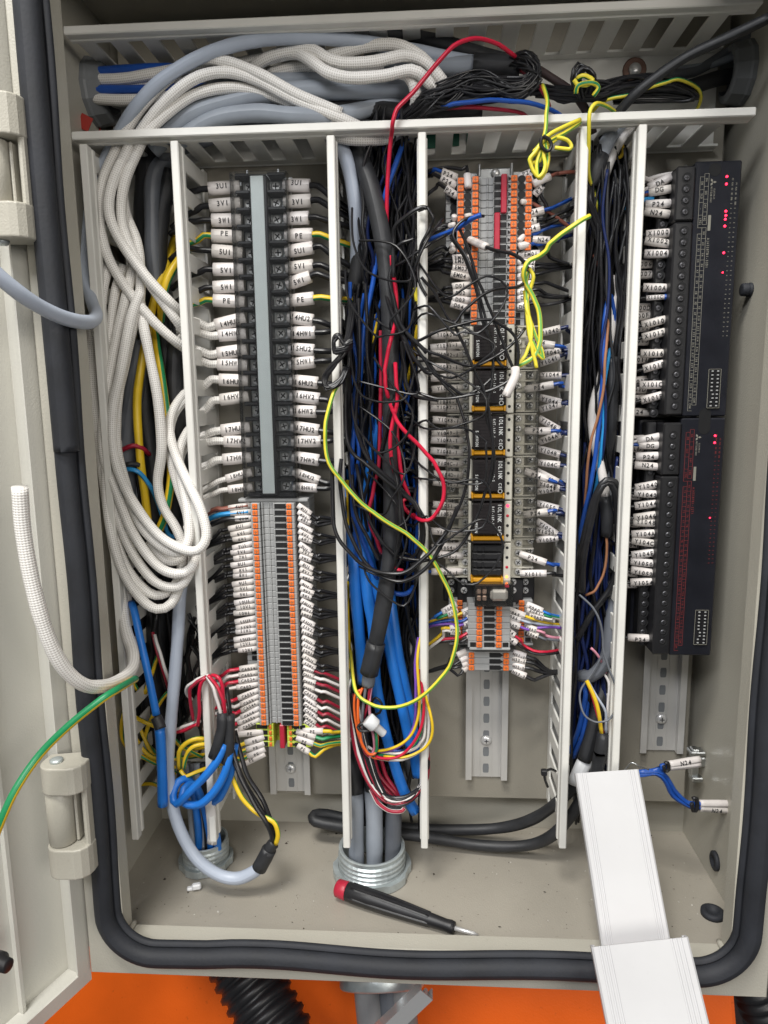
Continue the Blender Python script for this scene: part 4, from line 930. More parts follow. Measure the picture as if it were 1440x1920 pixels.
for k, (tx, xa, ya, xb, yb, kind) in enumerate(MR):
    d0 = 40 if kind else 32
    if kind == 1: pn += 1; lab = '%s blue wire marked P24 from the top right of the relays' % ordn[pn - 1]
    else: lab = '%s wire marked %s right of the relays' % ('navy' if kind == 0 else 'black', tx)
    marked(tx, P(xa, ya, d0), P(xb, yb, d0 + 4), .0028, .0014, 'blue_wire' if kind == 1 else ('navy_wire' if kind == 0 else BLK), [P(xb + 12, yb + 3, 34), P(1070, yb + 8, 30), P(1085, yb + 30, 24)], lab, 'marked wires right of the relays', flat=.8, th=.0030)

# --- sensor terminals
MS = [('X0A0', (856, 1132), (829, 1148), 'blue_cable', [(815, 1158), (795, 1172)], 'blue'), ('X0A1', (858, 1144), (839, 1152), 'green_wire', [(820, 1160), (795, 1174)], 'green'),
 ('X0A5', (892, 1138), (867, 1149), 'yellow_wire', [(845, 1155), (815, 1162), (795, 1172)], 'yellow'), ('X0A6', (893, 1150), (876, 1159), 'blue_wire', [(850, 1162), (815, 1168), (795, 1176)], 'dark blue'),
 ('X0A7', (893, 1163), (869, 1170), 'purple_wire', [(845, 1170), (815, 1172), (795, 1180)], 'purple'), ('P24', (893, 1177), (876, 1187), 'red_wire', [(855, 1196), (825, 1200), (800, 1212)], 'red'),
 ('N24', (893, 1188), (876, 1197), 'black_pvc', [(855, 1200), (825, 1204), (800, 1218)], 'black'), ('X0A3', (861, 1178), (843, 1178), 'yellow_wire', [(830, 1186), (812, 1202), (795, 1214)], 'amber'), ('X0A4', (862, 1186), (845, 1184), 'white_wire', [(832, 1194), (814, 1208), (796, 1222)], 'white')]
for tx, a, b, m_, tl, cn in MS:
    marked(tx, P(*a, 46), P(*b, 48), .0026, .0012, m_, [P(x, y, 44 if k < len(tl) - 1 else 30) for k, (x, y) in enumerate(tl)], '%s sensor wire marked %s left of the sensor terminals' % (cn, tx), 'sensor wires left of the sensor terminals', th=.0025)
MS2 = [('X0A5', (945, 1140), (984, 1155), 'yellow_wire', [(1005, 1162), (1025, 1168), (1060, 1172)], 'yellow'), ('X0A6', (945, 1151), (976, 1162), 'light_grey_jacket', [(1000, 1168), (1025, 1172), (1060, 1174)], 'pale blue'),
 ('X0A7', (945, 1163), (975, 1175), 'purple_wire', [(1000, 1178), (1030, 1176), (1060, 1178)], 'purple'), ('P24', (945, 1177), (965, 1192), 'red_wire', [(980, 1208), (1000, 1220), (1025, 1222), (1060, 1216)], 'red'),
 ('N24', (945, 1187), (969, 1206), 'black_pvc', [(985, 1218), (1005, 1226), (1030, 1226), (1060, 1222)], 'black'), ('X0A0', (987, 1133), (1017, 1146), 'blue_cable', [(1032, 1152), (1060, 1158)], 'blue'),
 ('X0A1', (988, 1142), (1018, 1152), 'green_wire', [(1034, 1156), (1060, 1160)], 'green'), ('X0A2', (993, 1151), (1019, 1158), 'white_wire', [(1034, 1158), (1060, 1163)], 'white'),
 ('X0A3', (987, 1176), (1006, 1182), 'pink_wire', [(1020, 1190), (1036, 1195), (1060, 1196)], 'pink'), ('X0A4', (989, 1184), (1009, 1193), 'dark_grey_jacket', [(1022, 1197), (1040, 1200), (1060, 1202)], 'grey')]
for tx, a, b, m_, tl, cn in MS2:
    marked(tx, P(*a, 46), P(*b, 48), .0027, .0011, m_, [P(x, y, 44 if k < len(tl) - 1 else 30) for k, (x, y) in enumerate(tl)], '%s sensor wire marked %s right of the sensor terminals' % (cn, tx), 'sensor wires right of the sensor terminals', th=.0026)
for k, (a, b) in enumerate((((874, 1221), (857, 1229)), ((876, 1231), (863, 1239)), ((876, 1243), (866, 1247)), ((875, 1250), (868, 1257)))):
    marked('', P(*a, 40), P(*b, 42), .0026, .0012, BLK, [P(840, 1246 + 2 * k, 40), P(815, 1254 + k, 36), P(795, 1262, 28)], '%s black wire left of the lowest three middle terminals' % ordn[k], 'black wires left of the lowest terminals')
for k, (tx, a, b) in enumerate((('N31-1', (962, 1223), (986, 1231)), ('N33-1', (960, 1234), (986, 1240)), ('N32-2', (961, 1246), (984, 1251)), ('N33-2', (961, 1256), (986, 1268)))):
    marked(tx, P(*a, 40), P(*b, 42), .0028, .0015, BLK, [P(1005, b[1] + 6, 42), P(1030, 1258 + 2 * k, 38), P(1062, 1256 + k, 30)], 'black wire marked %s right of the lowest three middle terminals' % tx, 'black wires right of the lowest terminals', th=.0026)

# --- modules on the right rail
def mod_wires(lst, mod, rear=False):
    for tx, xa, ya, xb, yb in lst:
        blue = tx == 'X100C'; d0 = 36 if rear else 46
        lab = ('wire marked %s%s at the %s of the %s black module' % (tx, ' lowest' if (tx, ya) == ('P24', 1197) else '', 'rear' if rear else 'front', mod))
        m_ = 'blue_wire' if tx in ('DG',) else ('white_wire' if tx == 'DA' else BLK)
        if not rear and not blue: xa -= 8
        marked(tx, P(xa, ya, d0), P(xb, yb, d0 - 3), .0030 if not blue else .0018, .0013, m_, [P(xb - 16, yb + 1, 38), P(1160, yb + 6, 28), P(1140, yb + 30, 18)], {'DG': 'blue ', 'DA': 'white '}.get(tx, 'black ') + lab, 'marked wires of the %s black module' % mod, flat=.8, th=.0032 if not blue else .0024, ts=.0004)
U1 = [('DA', 1267, 331, 1216, 352), ('DG', 1266, 354, 1216, 361), ('P24', 1267, 381, 1210, 384), ('N24', 1264, 402, 1208, 396), ('X1000', 1267, 436, 1211, 440), ('X1002', 1266, 458, 1209, 451), ('X1004', 1265, 476, 1208, 476), ('X100A', 1262, 540, 1206, 539), ('X100C', 1246, 557, 1212, 559), ('X1010', 1259, 598, 1203, 610), ('X1012', 1259, 621, 1204, 633), ('X1016', 1258, 662, 1201, 663), ('X1018', 1257, 680, 1206, 692), ('X101C', 1256, 721, 1199, 722), ('X101E', 1255, 739, 1202, 751)]
mod_wires(U1, 'upper')
mod_wires([('X1006', 1230, 495, 1178, 496), ('X1007', 1229, 515, 1178, 516), ('X100D', 1227, 577, 1176, 576), ('X100F', 1226, 590, 1172, 597), ('X1011', 1225, 614, 1172, 616), ('X1013', 1224, 640, 1172, 641), ('X1017', 1223, 673, 1172, 676), ('X101B', 1221, 711, 1172, 716), ('X101D', 1218, 731, 1168, 729), ('X101F', 1218, 746, 1168, 750), ('P24', 1220, 774, 1172, 771)], 'upper', True)
c = P(1256, 557, 47); tag(tube('ferrule', [P(1246, 557, 46), P(1264, 557, 47)], .0021, 'blue_wire', None, seg=10), 'blue ferrule in the upper black module', 'ferrule')
U2 = [('DA', 1251, 817, 1195, 827), ('DG', 1250, 835, 1198, 834), ('P24', 1249, 854, 1192, 856), ('N24', 1248, 876, 1190, 872), ('Y1040', 1248, 906, 1191, 915), ('Y1042', 1247, 927, 1189, 924), ('Y1044', 1246, 943, 1190, 949), ('Y1046', 1245, 964, 1188, 971), ('Y1048', 1244, 981, 1187, 979), ('Y104A', 1244, 999, 1184, 1002), ('Y104C', 1240, 1020, 1184, 1013), ('Y104E', 1240, 1035, 1184, 1041), ('Y1050', 1239, 1057, 1182, 1052), ('Y1052', 1239, 1075, 1183, 1068), ('Y1054', 1239, 1090, 1182, 1092), ('P24', 1233, 1197, 1177, 1195)]
mod_wires(U2, 'lower')
mod_wires([('DB', 1222, 822, 1170, 825), ('SLD', 1216, 842, 1168, 838), ('24G', 1214, 864, 1166, 862), ('Y1041', 1213, 932, 1162, 928), ('Y1045', 1211, 985, 1160, 978), ('Y104B', 1209, 1022, 1158, 1018), ('Y1051', 1208, 1078, 1156, 1070), ('Y1053', 1208, 1095, 1155, 1096)], 'lower', True)
for k, (a, b, m_, w_) in enumerate((((1268, 325), (1200, 345), 'white_wire', 'upper white'), ((1240, 350), (1188, 330), 'sleeve_pvc', 'pale'), ((1225, 372), (1170, 390), 'light_blue_wire', 'light blue'), ((1228, 362), (1172, 378), 'brown_wire', 'brown'))):
    tag(tube('wire', [P(*a, 42), P((a[0] + b[0]) / 2, (a[1] + b[1]) / 2 - 4, 42), P(*b, 36), P(b[0] - 18, b[1] + 30, 25)], .0016, m_), '%s communication wire crossing behind the DA and DG sleeves' % w_, 'wire', 'communication wires at the upper module')
# ================================================================ cables laid in and over the ducts
def cable(label, m_, r, pts, group=None, d0=60, stripe=0, cat='cable', name=None, seg=None, **kw):
    if isinstance(m_, list): seg = 12; stripe = min(stripe, .30) if 'pair' not in label else .5
    if isinstance(m_, list) and 'twist' not in kw: kw['twist'] = 5; kw['phase'] = random.uniform(0, 6)
    seg = seg or (16 if r > .0035 else (12 if r > .002 else 8))
    q = np.array(path(pts, d0))
    if r < .0021 and len(q) > 2:                  # handled wire never hangs in a perfect curve
        q = spline(q, .020); q[1:-1] += rng.normal(0, .00024 if r < .0011 else .0002, q[1:-1].shape)
    rad = r if r < .0025 or isinstance(r, list) else r * (1 + rng.uniform(-.05, .05, max(4, len(q) * 2)))
    o = tube(name or ('cable' if r > .002 else ('earth_wire' if isinstance(m_, list) else 'wire')), q, rad, m_, None, seg=seg, stripe=stripe, **kw)
    return tag(o, label, cat if r > .002 else 'wire', group)
def band(label_parent, pts, r, m_, name='heat_shrink', d0=60, parent=None, **kw):
    return tube(name, path(pts, d0), r, m_, parent, seg=14, **kw)

def mass(label, n, f, r=.0011, jit=3.5):
    g = G()
    for k in range(n):
        pts = [(x + random.uniform(-jit, jit), y + random.uniform(-jit, jit), d + random.uniform(-3, 3)) for (x, y, d) in f(random.uniform(-1, 1), random.uniform(-1, 1))]
        V, Fc, mi, uv = tubeg(path(pts), r * random.uniform(.9, 1.15), seg=8); g.add(V, Fc)
    return tag(g.mk('packed_wires', BLK, None, True), label, 'wires', kind='stuff')
# ---- left duct: white braided cables
W = 'white_braid'; GW = 'white braided cables of the left duct'; rw_ = .0036
WB = [
 ('outermost white braided cable curving down from the top into the left duct', [(640, 212, 50), (560, 178, 56), (490, 140, 58), (430, 117, 58), (375, 112, 58), (320, 145, 58), (270, 195, 58), (243, 235, 55), (222, 274, 54), (193, 340, 56), (187, 410, 58), (202, 480, 60), (240, 545, 60), (290, 605, 58), (335, 645, 50), (355, 658, 40)], 0),
 ('white braided cable crossing the left duct towards the 14HU2 sleeve', [(690, 245, 40), (640, 222, 50), (560, 190, 54), (480, 150, 56), (420, 135, 58), (360, 150, 60), (300, 200, 60), (262, 250, 58), (243, 274, 58), (211, 345, 62), (205, 400, 64), (226, 452, 64), (275, 520, 64), (320, 568, 58), (345, 592, 46)], 0),
 ('white braided cable crossing the left duct beside the 15HU2 sleeve', [(700, 262, 36), (640, 240, 45), (560, 200, 48), (480, 170, 50), (420, 165, 52), (360, 180, 54), (310, 215, 56), (275, 250, 58), (262, 274, 58), (233, 345, 58), (228, 410, 58), (243, 462, 60), (280, 530, 60), (330, 600, 54), (352, 630, 44)], 0),
 ('white braided cable behind the first curves in the left duct', [(226, 330, 44), (236, 400, 48), (256, 450, 52), (263, 500, 54), (262, 560, 58), (247, 620, 60), (232, 690, 60), (216, 765, 60), (207, 850, 62), (206, 930, 64), (214, 1000, 66), (240, 1068, 68), (280, 1112, 70), (312, 1112, 66), (335, 1085, 60), (345, 1040, 56)], 0),
 ('leftmost white braided cable running straight down the left duct', [(205, 480, 46), (182, 560, 52), (173, 620, 54), (173, 710, 54), (180, 780, 56), (190, 860, 58), (200, 940, 60), (212, 1020, 62), (225, 1080, 60), (236, 1110, 56), (241, 1150, 52)], 0),
 ('white braided cable second from the left in the left duct', [(206, 490, 52), (192, 545, 60), (188, 610, 62), (191, 680, 62), (196, 745, 62), (199, 830, 64), (203, 960, 68), (226, 1060, 72), (262, 1120, 75), (294, 1142, 76), (321, 1132, 72), (336, 1100, 66), (345, 1060, 58)], 0),
 ('white braided cable third from the left in the left duct', [(232, 500, 48), (217, 545, 54), (207, 620, 56), (202, 690, 58), (205, 760, 58), (212, 850, 62), (218, 950, 66), (245, 1030, 70), (290, 1090, 74), (335, 1100, 74), (357, 1070, 70), (362, 1035, 64), (352, 985, 58)], 0),
 ('white braided cable fourth from the left in the left duct', [(250, 500, 52), (236, 560, 58), (220, 630, 60), (208, 690, 62), (197, 765, 64), (195, 850, 66), (222, 930, 70), (250, 1000, 74), (292, 1058, 77), (330, 1076, 78), (358, 1066, 74), (368, 1035, 68), (358, 990, 60)], 0),
 ('white braided cable looping widest over the rim of the left duct', [(262, 550, 60), (245, 600, 66), (228, 690, 68), (212, 770, 68), (214, 850, 70), (240, 925, 76), (290, 996, 80), (335, 1027, 84), (370, 1032, 84), (387, 1005, 82), (376, 955, 78), (350, 900, 70), (330, 855, 60), (318, 810, 54), (322, 775, 48), (345, 740, 38), (370, 725, 34)], 0),
 ('white braided cable looping just inside the widest loop of the left duct', [(258, 575, 56), (240, 640, 62), (222, 740, 64), (218, 830, 66), (236, 910, 70), (265, 985, 74), (306, 1027, 77), (338, 1035, 77), (354, 1010, 74), (352, 955, 68), (340, 900, 60), (336, 850, 52), (352, 810, 42), (372, 790, 36)], 0),
 ('white braided cable bowing to the right in the middle of the left duct', [(262, 560, 50), (269, 610, 60), (280, 665, 62), (296, 750, 62), (303, 840, 60), (296, 905, 56), (306, 950, 54), (330, 990, 56), (345, 1030, 58), (340, 1065, 60)], 0),
 ('white braided cable hugging the right wall of the left duct', [(352, 745, 36), (330, 770, 44), (318, 805, 48), (321, 860, 52), (332, 905, 54), (350, 960, 58), (354, 1010, 60), (342, 1046, 62), (310, 1050, 64), (278, 1015, 62)], 0),
 ('short white braided loop behind the duct rim', [(372, 812, 32), (345, 840, 42), (336, 875, 50), (352, 930, 58), (368, 985, 64), (358, 1022, 66), (325, 1022, 66)], 0),
]
for lab, pts, _ in WB: cable(lab, W, rw_, pts, GW)
cable('thick white braided cable hanging out of the left duct over the door seal', W, .0043, [(228, 1060, 58), (228, 1120, 62), (236, 1180, 72), (249, 1225, 88), (247, 1255, 108), (225, 1275, 135), (190, 1287, 160), (155, 1283, 175), (118, 1250, 185), (88, 1190, 192), (62, 1100, 196), (44, 1000, 198), (37, 912, 200)], d0=60)
# ---- white braided cables in the top duct
GT = 'white braided cables of the top duct'
for lab, pts in (('upper white braided cable waving across the top duct', [(470, 128, 44), (510, 105, 50), (560, 95, 54), (590, 96, 56), (610, 108, 58), (640, 118, 58), (700, 116, 58), (760, 104, 58), (800, 118, 58), (828, 150, 55), (838, 170, 48)]),
                 ('lower white braided cable waving across the top duct', [(440, 120, 40), (500, 110, 46), (550, 100, 52), (580, 112, 58), (615, 136, 62), (660, 146, 62), (720, 142, 62), (770, 132, 62), (795, 145, 60), (812, 165, 56)]),
                 ('white braided cable arching highest in the top duct', [(575, 125, 44), (620, 105, 50), (680, 88, 52), (740, 84, 54), (780, 100, 56), (812, 130, 56), (830, 165, 48)]),
                 ('short white braided cable dropping behind the red wire', [(740, 135, 54), (762, 140, 56), (776, 160, 56), (780, 190, 50), (772, 215, 40)]),
                 ('white braided cable partly hidden under the waving pair', [(505, 138, 38), (545, 128, 42), (590, 124, 44), (640, 128, 46), (720, 128, 44)]),
                 ('white braided cable showing under the rim above the middle duct', [(560, 232, 42), (640, 258, 56), (690, 262, 56), (730, 258, 50), (760, 240, 40)]),
                 ('upper white cable leaving the left grommet', [(175, 150, 30), (230, 148, 36), (290, 138, 40), (350, 128, 40), (420, 122, 36)]),
                 ('lower white cable leaving the left grommet', [(175, 185, 30), (230, 188, 36), (300, 184, 38), (380, 172, 36)]),
                 ('white cable between the blue cables of the left grommet', [(176, 158, 28), (240, 158, 32), (320, 152, 34), (400, 142, 32)])):
    cable(lab, W, .0038, pts, GT)
# ---- grey and blue cables of the top duct
cable('long grey cable arching across the top duct and out over the door', 'light_grey_jacket', .0043, [(985, 122, 40), (880, 115, 44), (760, 92, 48), (660, 76, 54), (560, 70, 58), (470, 78, 60), (390, 100, 62), (310, 145, 62), (255, 200, 60), (215, 265, 50), (190, 320, 44), (168, 400, 44), (156, 460, 50), (160, 520, 58), (172, 565, 76), (180, 592, 100), (165, 604, 130), (120, 596, 158), (60, 566, 180), (0, 520, 195), (-60, 460, 205)], 'grey jacketed cables of the top duct')
for lab, m_, r, pts in (('dark cable lying highest in the top duct', 'black_jacket', .0052, [(560, 66, 30), (640, 62, 34), (740, 66, 36), (830, 82, 38), (920, 108, 40), (1000, 128, 38)]),
    ('grey cable ending in a black collar beside the red wire', 'grey_jacket', .0060, [(690, 108, 30), (760, 118, 40), (830, 124, 44), (895, 122, 46)]),
    ('upper grey cable under the white braids', 'grey_jacket', .0062, [(250, 262, 40), (320, 208, 40), (400, 172, 40), (500, 156, 40), (620, 150, 38), (800, 148, 32), (900, 142, 30)]),
    ('middle grey cable under the white braids', 'grey_jacket', .0066, [(285, 280, 44), (350, 222, 46), (430, 192, 46), (540, 172, 46), (680, 168, 42), (850, 160, 30)]),
    ('lower grey cable just above the duct rim', 'grey_jacket', .0058, [(330, 268, 48), (400, 225, 50), (480, 212, 52), (560, 218, 52), (640, 215, 44), (760, 186, 30)]),
    ('dark grey cable deep in the top duct', 'dark_grey_jacket', .0064, [(420, 240, 24), (520, 200, 28), (640, 190, 28), (760, 190, 26), (900, 180, 24)]),
    ('black cable deep in the top duct', 'black_jacket', .0066, [(500, 225, 30), (600, 200, 34), (700, 205, 36), (780, 215, 34), (900, 205, 26)]),
    ('lower dark grey cable deep in the top duct', 'dark_grey_jacket', .0056, [(300, 290, 30), (420, 250, 34), (560, 235, 34), (700, 225, 30), (850, 200, 24)]),
    ('upper blue cable leaving the left grommet', 'blue_wire', .0030, [(174, 134, 30), (240, 130, 36), (300, 127, 38), (360, 128, 36), (430, 132, 30)]),
    ('lower blue cable leaving the left grommet', 'blue_wire', .0030, [(176, 168, 32), (240, 168, 36), (310, 166, 38), (380, 164, 36), (450, 160, 30)])):
    cable(lab, m_, r, pts, 'jacketed cables of the top duct')
cable('black cable with pigtail wires beside the red wire', 'black_jacket', .0072, [(888, 122, 47), (920, 123, 48), (950, 124, 49), (975, 128, 49)], 'jacketed cables of the top duct')
# fan of thin black wires out of the black collar and along the top duct
mass('bunch of thin black wires fanning out of the black collar', 34, lambda a, b: [(950, 118 + 8 * a, 50), (985, 112 + 14 * a, 54), (1006, 132 + 16 * a, 56), (985, 160 + 14 * b, 56), (930, 166 + 22 * b, 56), (860, 174 + 26 * b, 56), (800, 192 + 20 * b, 54), (765 + 10 * a, 225 + 12 * b, 46), (748 + 22 * a, 275, 34), (735 + 35 * a, 360 + 20 * b, 28)])
mass('finer tangle of black wires over the bunch at the top centre', 40, lambda a, b: [(960, 116 + 10 * a, 54), (992, 118 + 14 * b, 60), (1004 + 8 * a, 145 + 16 * b, 60), (965, 172 + 18 * a, 60), (900, 158 + 26 * b, 60), (840, 178 + 30 * a, 58), (790, 200 + 22 * b, 56), (756 + 14 * a, 245, 40), (740 + 26 * b, 330, 30)], .0007, 7)
mass('coil of thin black wires behind the rim at the right of the top duct', 26, lambda a, b: [(1000 + 10 * a, 168 + 12 * b, 40), (1060, 176 + 16 * a, 44), (1120, 170 + 16 * b, 46), (1180, 160 + 18 * a, 46), (1240, 154 + 14 * b, 46), (1295, 167 + 12 * a, 44), (1300 - 10 * a, 184 + 4 * b, 40), (1240, 184 + 8 * a, 38), (1150, 180 + 10 * b, 38)])
mass('loops of thin black wire standing up in the top duct', 9, lambda a, b: [(1090 + 6 * a, 185, 52), (1080 + 7 * a, 150, 58), (1092 + 7 * a, 124 + 5 * a, 60), (1110 + 5 * a, 140, 58), (1105 + 7 * a, 175, 52)], .001, 2)
for k, pts in enumerate(([(1082, 148, 62), (1095, 142, 64), (1110, 150, 64), (1100, 160, 64), (1082, 158, 64), (1076, 150, 64)], [(1080, 175, 64), (1085, 160, 66), (1108, 155, 66), (1122, 165, 64), (1112, 180, 62)])):
    cable('%s turn of yellow green wire wrapped round the standing loops' % ('upper', 'lower')[k], ['lemon_wire', 'green_wire'], .0015, pts, 'yellow green wires of the top duct', stripe=.35)
cable('yellow green wire lying on the right coil of the top duct', ['lemon_wire', 'green_wire'], .0012, [(1100, 222, 26), (1130, 190, 44), (1180, 178, 50), (1230, 160, 50), (1270, 150, 50), (1308, 166, 46), (1312, 196, 36), (1290, 220, 24)], stripe=.35)
cable('black cable rising out of the top right corner', 'black_jacket', .0033, [(1130, 262, 36), (1150, 225, 46), (1185, 182, 57), (1230, 145, 62), (1290, 105, 66), (1370, 68, 74), (1445, 32, 84)])
cable('upper grey cable leaving the right grommet', 'dark_grey_jacket', .0034, [(1240, 140, 20), (1300, 135, 14), (1360, 100, 10), (1420, 60, 14)], 'cables of the right grommet')
cable('pale grey cable leaving the right grommet', 'grey_jacket', .0026, [(1260, 132, 16), (1330, 122, 12), (1395, 95, 12), (1425, 60, 20)], 'cables of the right grommet')
cable('black cable entering the right grommet', 'black_jacket', .0052, [(1230, 178, 26), (1290, 165, 20), (1350, 146, 12), (1400, 140, 4)], 'cables of the right grommet')
cable('dark brown cable crossing behind the thin black wires', 'dark_machine', .0028, [(1000, 125, 36), (1040, 150, 38), (1075, 175, 38), (1100, 210, 30), (1112, 250, 24)])
cable('blue wire lying along the top duct above the rim', 'blue_wire', .0015, [(775, 235, 40), (800, 214, 52), (850, 195, 60), (920, 188, 62), (990, 192, 60), (1045, 212, 50), (1080, 250, 34)])
cable('dark red wire lying along the top duct above the rim', 'dark_red_wire', .0013, [(760, 232, 44), (800, 212, 52), (850, 202, 56), (920, 204, 56), (980, 214, 48), (1020, 250, 34)])
cable('red wire arching over the top duct into the middle duct', 'red_wire', .0014, [(966, 106, 60), (935, 84, 70), (890, 72, 76), (850, 86, 78), (815, 125, 78), (775, 172, 78), (745, 205, 77), (735, 235, 76), (733, 260, 66), (728, 320, 60), (725, 370, 58), (726, 430, 54), (730, 480, 48)])
cable('short red wire behind the yellow green wire', 'dark_red_wire', .0013, [(975, 130, 54), (1000, 150, 56), (1020, 175, 54), (1030, 200, 46)])
# ---- yellow green wire bundles on the right
YG2 = ['lemon_wire', 'lime_wire']
cable('yellow green wire hanging over the top duct rim to the knot', YG2, .0013, [(1018, 160, 62), (1026, 185, 74), (1024, 215, 78), (1022, 250, 80), (1012, 270, 80), (1000, 285, 80)], 'yellow green wires of the knot', stripe=.4, d0=80)
for k, pts in enumerate(([(1088, 224, 74), (1050, 240, 80), (1020, 262, 84), (1004, 285, 85), (992, 300, 85), (1000, 320, 84), (1012, 332, 84), (1022, 310, 84), (1018, 275, 84)],
                         [(1088, 228, 73), (1055, 250, 78), (1025, 268, 82), (1010, 290, 83), (1006, 320, 83), (1014, 334, 83), (1028, 300, 83), (1024, 268, 83)],
                         [(1086, 232, 72), (1050, 256, 77), (1022, 275, 81), (1000, 292, 82), (995, 305, 82), (1012, 300, 82), (1016, 275, 82)],
                         [(1022, 270, 80), (1040, 258, 80), (1062, 262, 79), (1072, 276, 78), (1062, 280, 78), (1040, 277, 78)])):
    cable('%s loop of the knotted yellow green wires below the top duct' % ordn[k], YG2, .0013, pts, 'yellow green wires of the knot', stripe=.35, d0=80)
tag(tube('cable_tie', path([(1018, 255), (1030, 262), (1034, 275), (1026, 284), (1014, 272), (1016, 256)], 86), .0012, 'black_plastic'), 'black tie round the knotted yellow green wires', 'cable tie')
cable('yellow green wire hanging over the rim of the right duct', YG2, .0013, [(1195, 240, 22), (1160, 212, 46), (1124, 194, 72), (1108, 205, 78), (1104, 240, 76), (1102, 300, 66), (1106, 335, 56), (1115, 365, 44)], stripe=.4)
cable('bright yellow green wire crossing the rim at mid height on the right', YG2, .0016, [(1106, 405, 80), (1080, 420, 82), (1052, 440, 80), (1030, 458, 78), (1020, 474, 76), (998, 486, 74), (984, 500, 74), (982, 520, 72), (990, 540, 70), (1004, 565, 70), (1012, 595, 72), (1012, 640, 74), (1000, 670, 75), (972, 686, 76)], 'yellow green wires over the relays', stripe=.42)
for k, (m_, pts) in enumerate(((YG2, [(992, 503, 70), (1000, 520, 70), (990, 555, 68), (988, 580, 70), (996, 610, 72), (994, 640, 74), (985, 665, 75), (970, 686, 76)]), (YG2, [(990, 510, 68), (986, 545, 68), (992, 590, 70), (1005, 630, 72), (1015, 655, 74), (1018, 672, 75), (1008, 662, 75), (998, 640, 74)]), ('lemon_wire', [(984, 545, 66), (988, 590, 70), (994, 635, 74), (1000, 665, 76), (1006, 690, 78)]))):
    cable('%s strand of yellow green wire hanging over the upper relays' % ordn[k], m_, .0013, pts, 'yellow green wires over the relays', stripe=.4 if k < 2 else 0)
cable('loose white sleeve hanging over the upper relays', 'sleeve_pvc', .0030, [(966, 690, 82), (966, 705, 84), (957, 725, 85), (948, 743, 86)], cat='sleeve', name='loose_sleeve')
# ---- stray black wires over the relays
for k, pts in enumerate(([(908, 405, 62), (870, 412, 66), (848, 440, 68), (868, 470, 70), (885, 510, 72), (900, 560, 72), (915, 620, 74), (930, 670, 76), (945, 690, 78)],
    [(862, 430, 64), (880, 470, 68), (895, 520, 72), (915, 570, 74), (935, 620, 76), (950, 660, 78), (962, 690, 80)],
    [(845, 445, 64), (870, 480, 66), (890, 540, 70), (905, 600, 74), (922, 650, 76), (922, 720, 78), (912, 780, 80), (925, 830, 80), (926, 880, 80), (912, 920, 80), (885, 990, 80), (850, 1035, 80), (800, 1050, 80), (770, 1060, 76)],
    [(780, 640, 76), (800, 632, 80), (850, 612, 82), (900, 600, 82), (940, 608, 82), (965, 630, 82), (972, 665, 82), (965, 700, 80), (935, 725, 80), (880, 742, 80), (820, 748, 80), (780, 735, 76)],
    [(985, 615, 74), (960, 645, 76), (930, 668, 78), (895, 685, 80), (860, 680, 80), (820, 665, 80), (795, 655, 78), (770, 630, 70)],
    [(770, 655, 72), (800, 675, 78), (830, 720, 80), (855, 745, 80), (870, 790, 80), (880, 840, 80), (878, 890, 80), (865, 940, 80), (840, 990, 80), (815, 1025, 80), (780, 1065, 78)],
    [(765, 630, 70), (790, 665, 78), (810, 695, 80), (845, 725, 80), (870, 740, 80), (900, 728, 78), (925, 705, 76)],
    [(850, 600, 78), (870, 650, 80), (895, 705, 82), (910, 740, 82), (920, 790, 82), (925, 850, 82), (915, 915, 82)],
    [(790, 520, 74), (812, 545, 76), (832, 580, 78), (850, 606, 78), (868, 585, 78), (900, 555, 78), (930, 542, 76), (965, 540, 74), (985, 528, 70)],
    [(785, 395, 74), (800, 390, 78), (812, 405, 78), (808, 425, 76), (795, 445, 76), (785, 480, 74), (783, 520, 72), (800, 555, 72)],
    [(830, 410, 66), (808, 440, 74), (785, 480, 78), (770, 530, 72), (760, 580, 64), (745, 640, 60)],
    [(838, 440, 66), (810, 455, 70), (780, 475, 70), (750, 495, 66), (733, 500, 60)])):
    cable('%s stray black wire looping over the relays and terminals' % (ordn + ['eleventh', 'twelfth'])[k], BLK, .00105, pts, 'stray black wires over the relays')
nth = ordn + ['eleventh', 'twelfth', 'thirteenth', 'fourteenth', 'fifteenth', 'sixteenth']
for k in range(11):
    y = 440 + 58 * k; a, b, c_ = (random.uniform(-30, 30) for _ in range(3))
    pts = [(700 + b, y - 60 + a, 62), (740 + c_ * .6, y - 10 + b, 74), (772 + a * .5, y + 40, 80), (760 + b, y + 95 + c_, 80), (725 + c_, y + 120, 76), (690 + a, y + 100, 66)] if k % 2 else [(655 + a * .3, y - 50, 60), (668 + b * .5, y + 10, 72), (700 + c_, y + 70, 78), (745 + a, y + 100 + b, 80), (775 + b * .4, y + 60, 76), (780, y + 10, 62)]
    cable('%s hair thin black wire from the top straying over the middle duct' % nth[k], BLK, .0008, pts, 'hair thin black wires straying over the middle duct')
for k in range(6):
    y = 480 + 95 * k; a, b, c_ = (random.uniform(-25, 25) for _ in range(3))
    cable('%s hair thin black wire from the top straying over the relays' % nth[k], BLK, .0008, [(775, y + a, 66), (805, y + 20 + b, 80), (845 + a, y + 55 + c_, 84), (890 + b, y + 40 + a, 84), (930 + c_, y + 70, 84), (905, y + 120 + b, 84), (850 + c_, y + 135, 82), (800, y + 110 + a, 78), (775, y + 130, 66)], 'hair thin black wires straying over the relays')
cable('blue pigtail wire standing across the middle terminals', 'blue_wire', .0017, [(902, 403, 68), (885, 410, 66), (865, 424, 60), (840, 436, 52), (815, 446, 46), (790, 452, 36)])

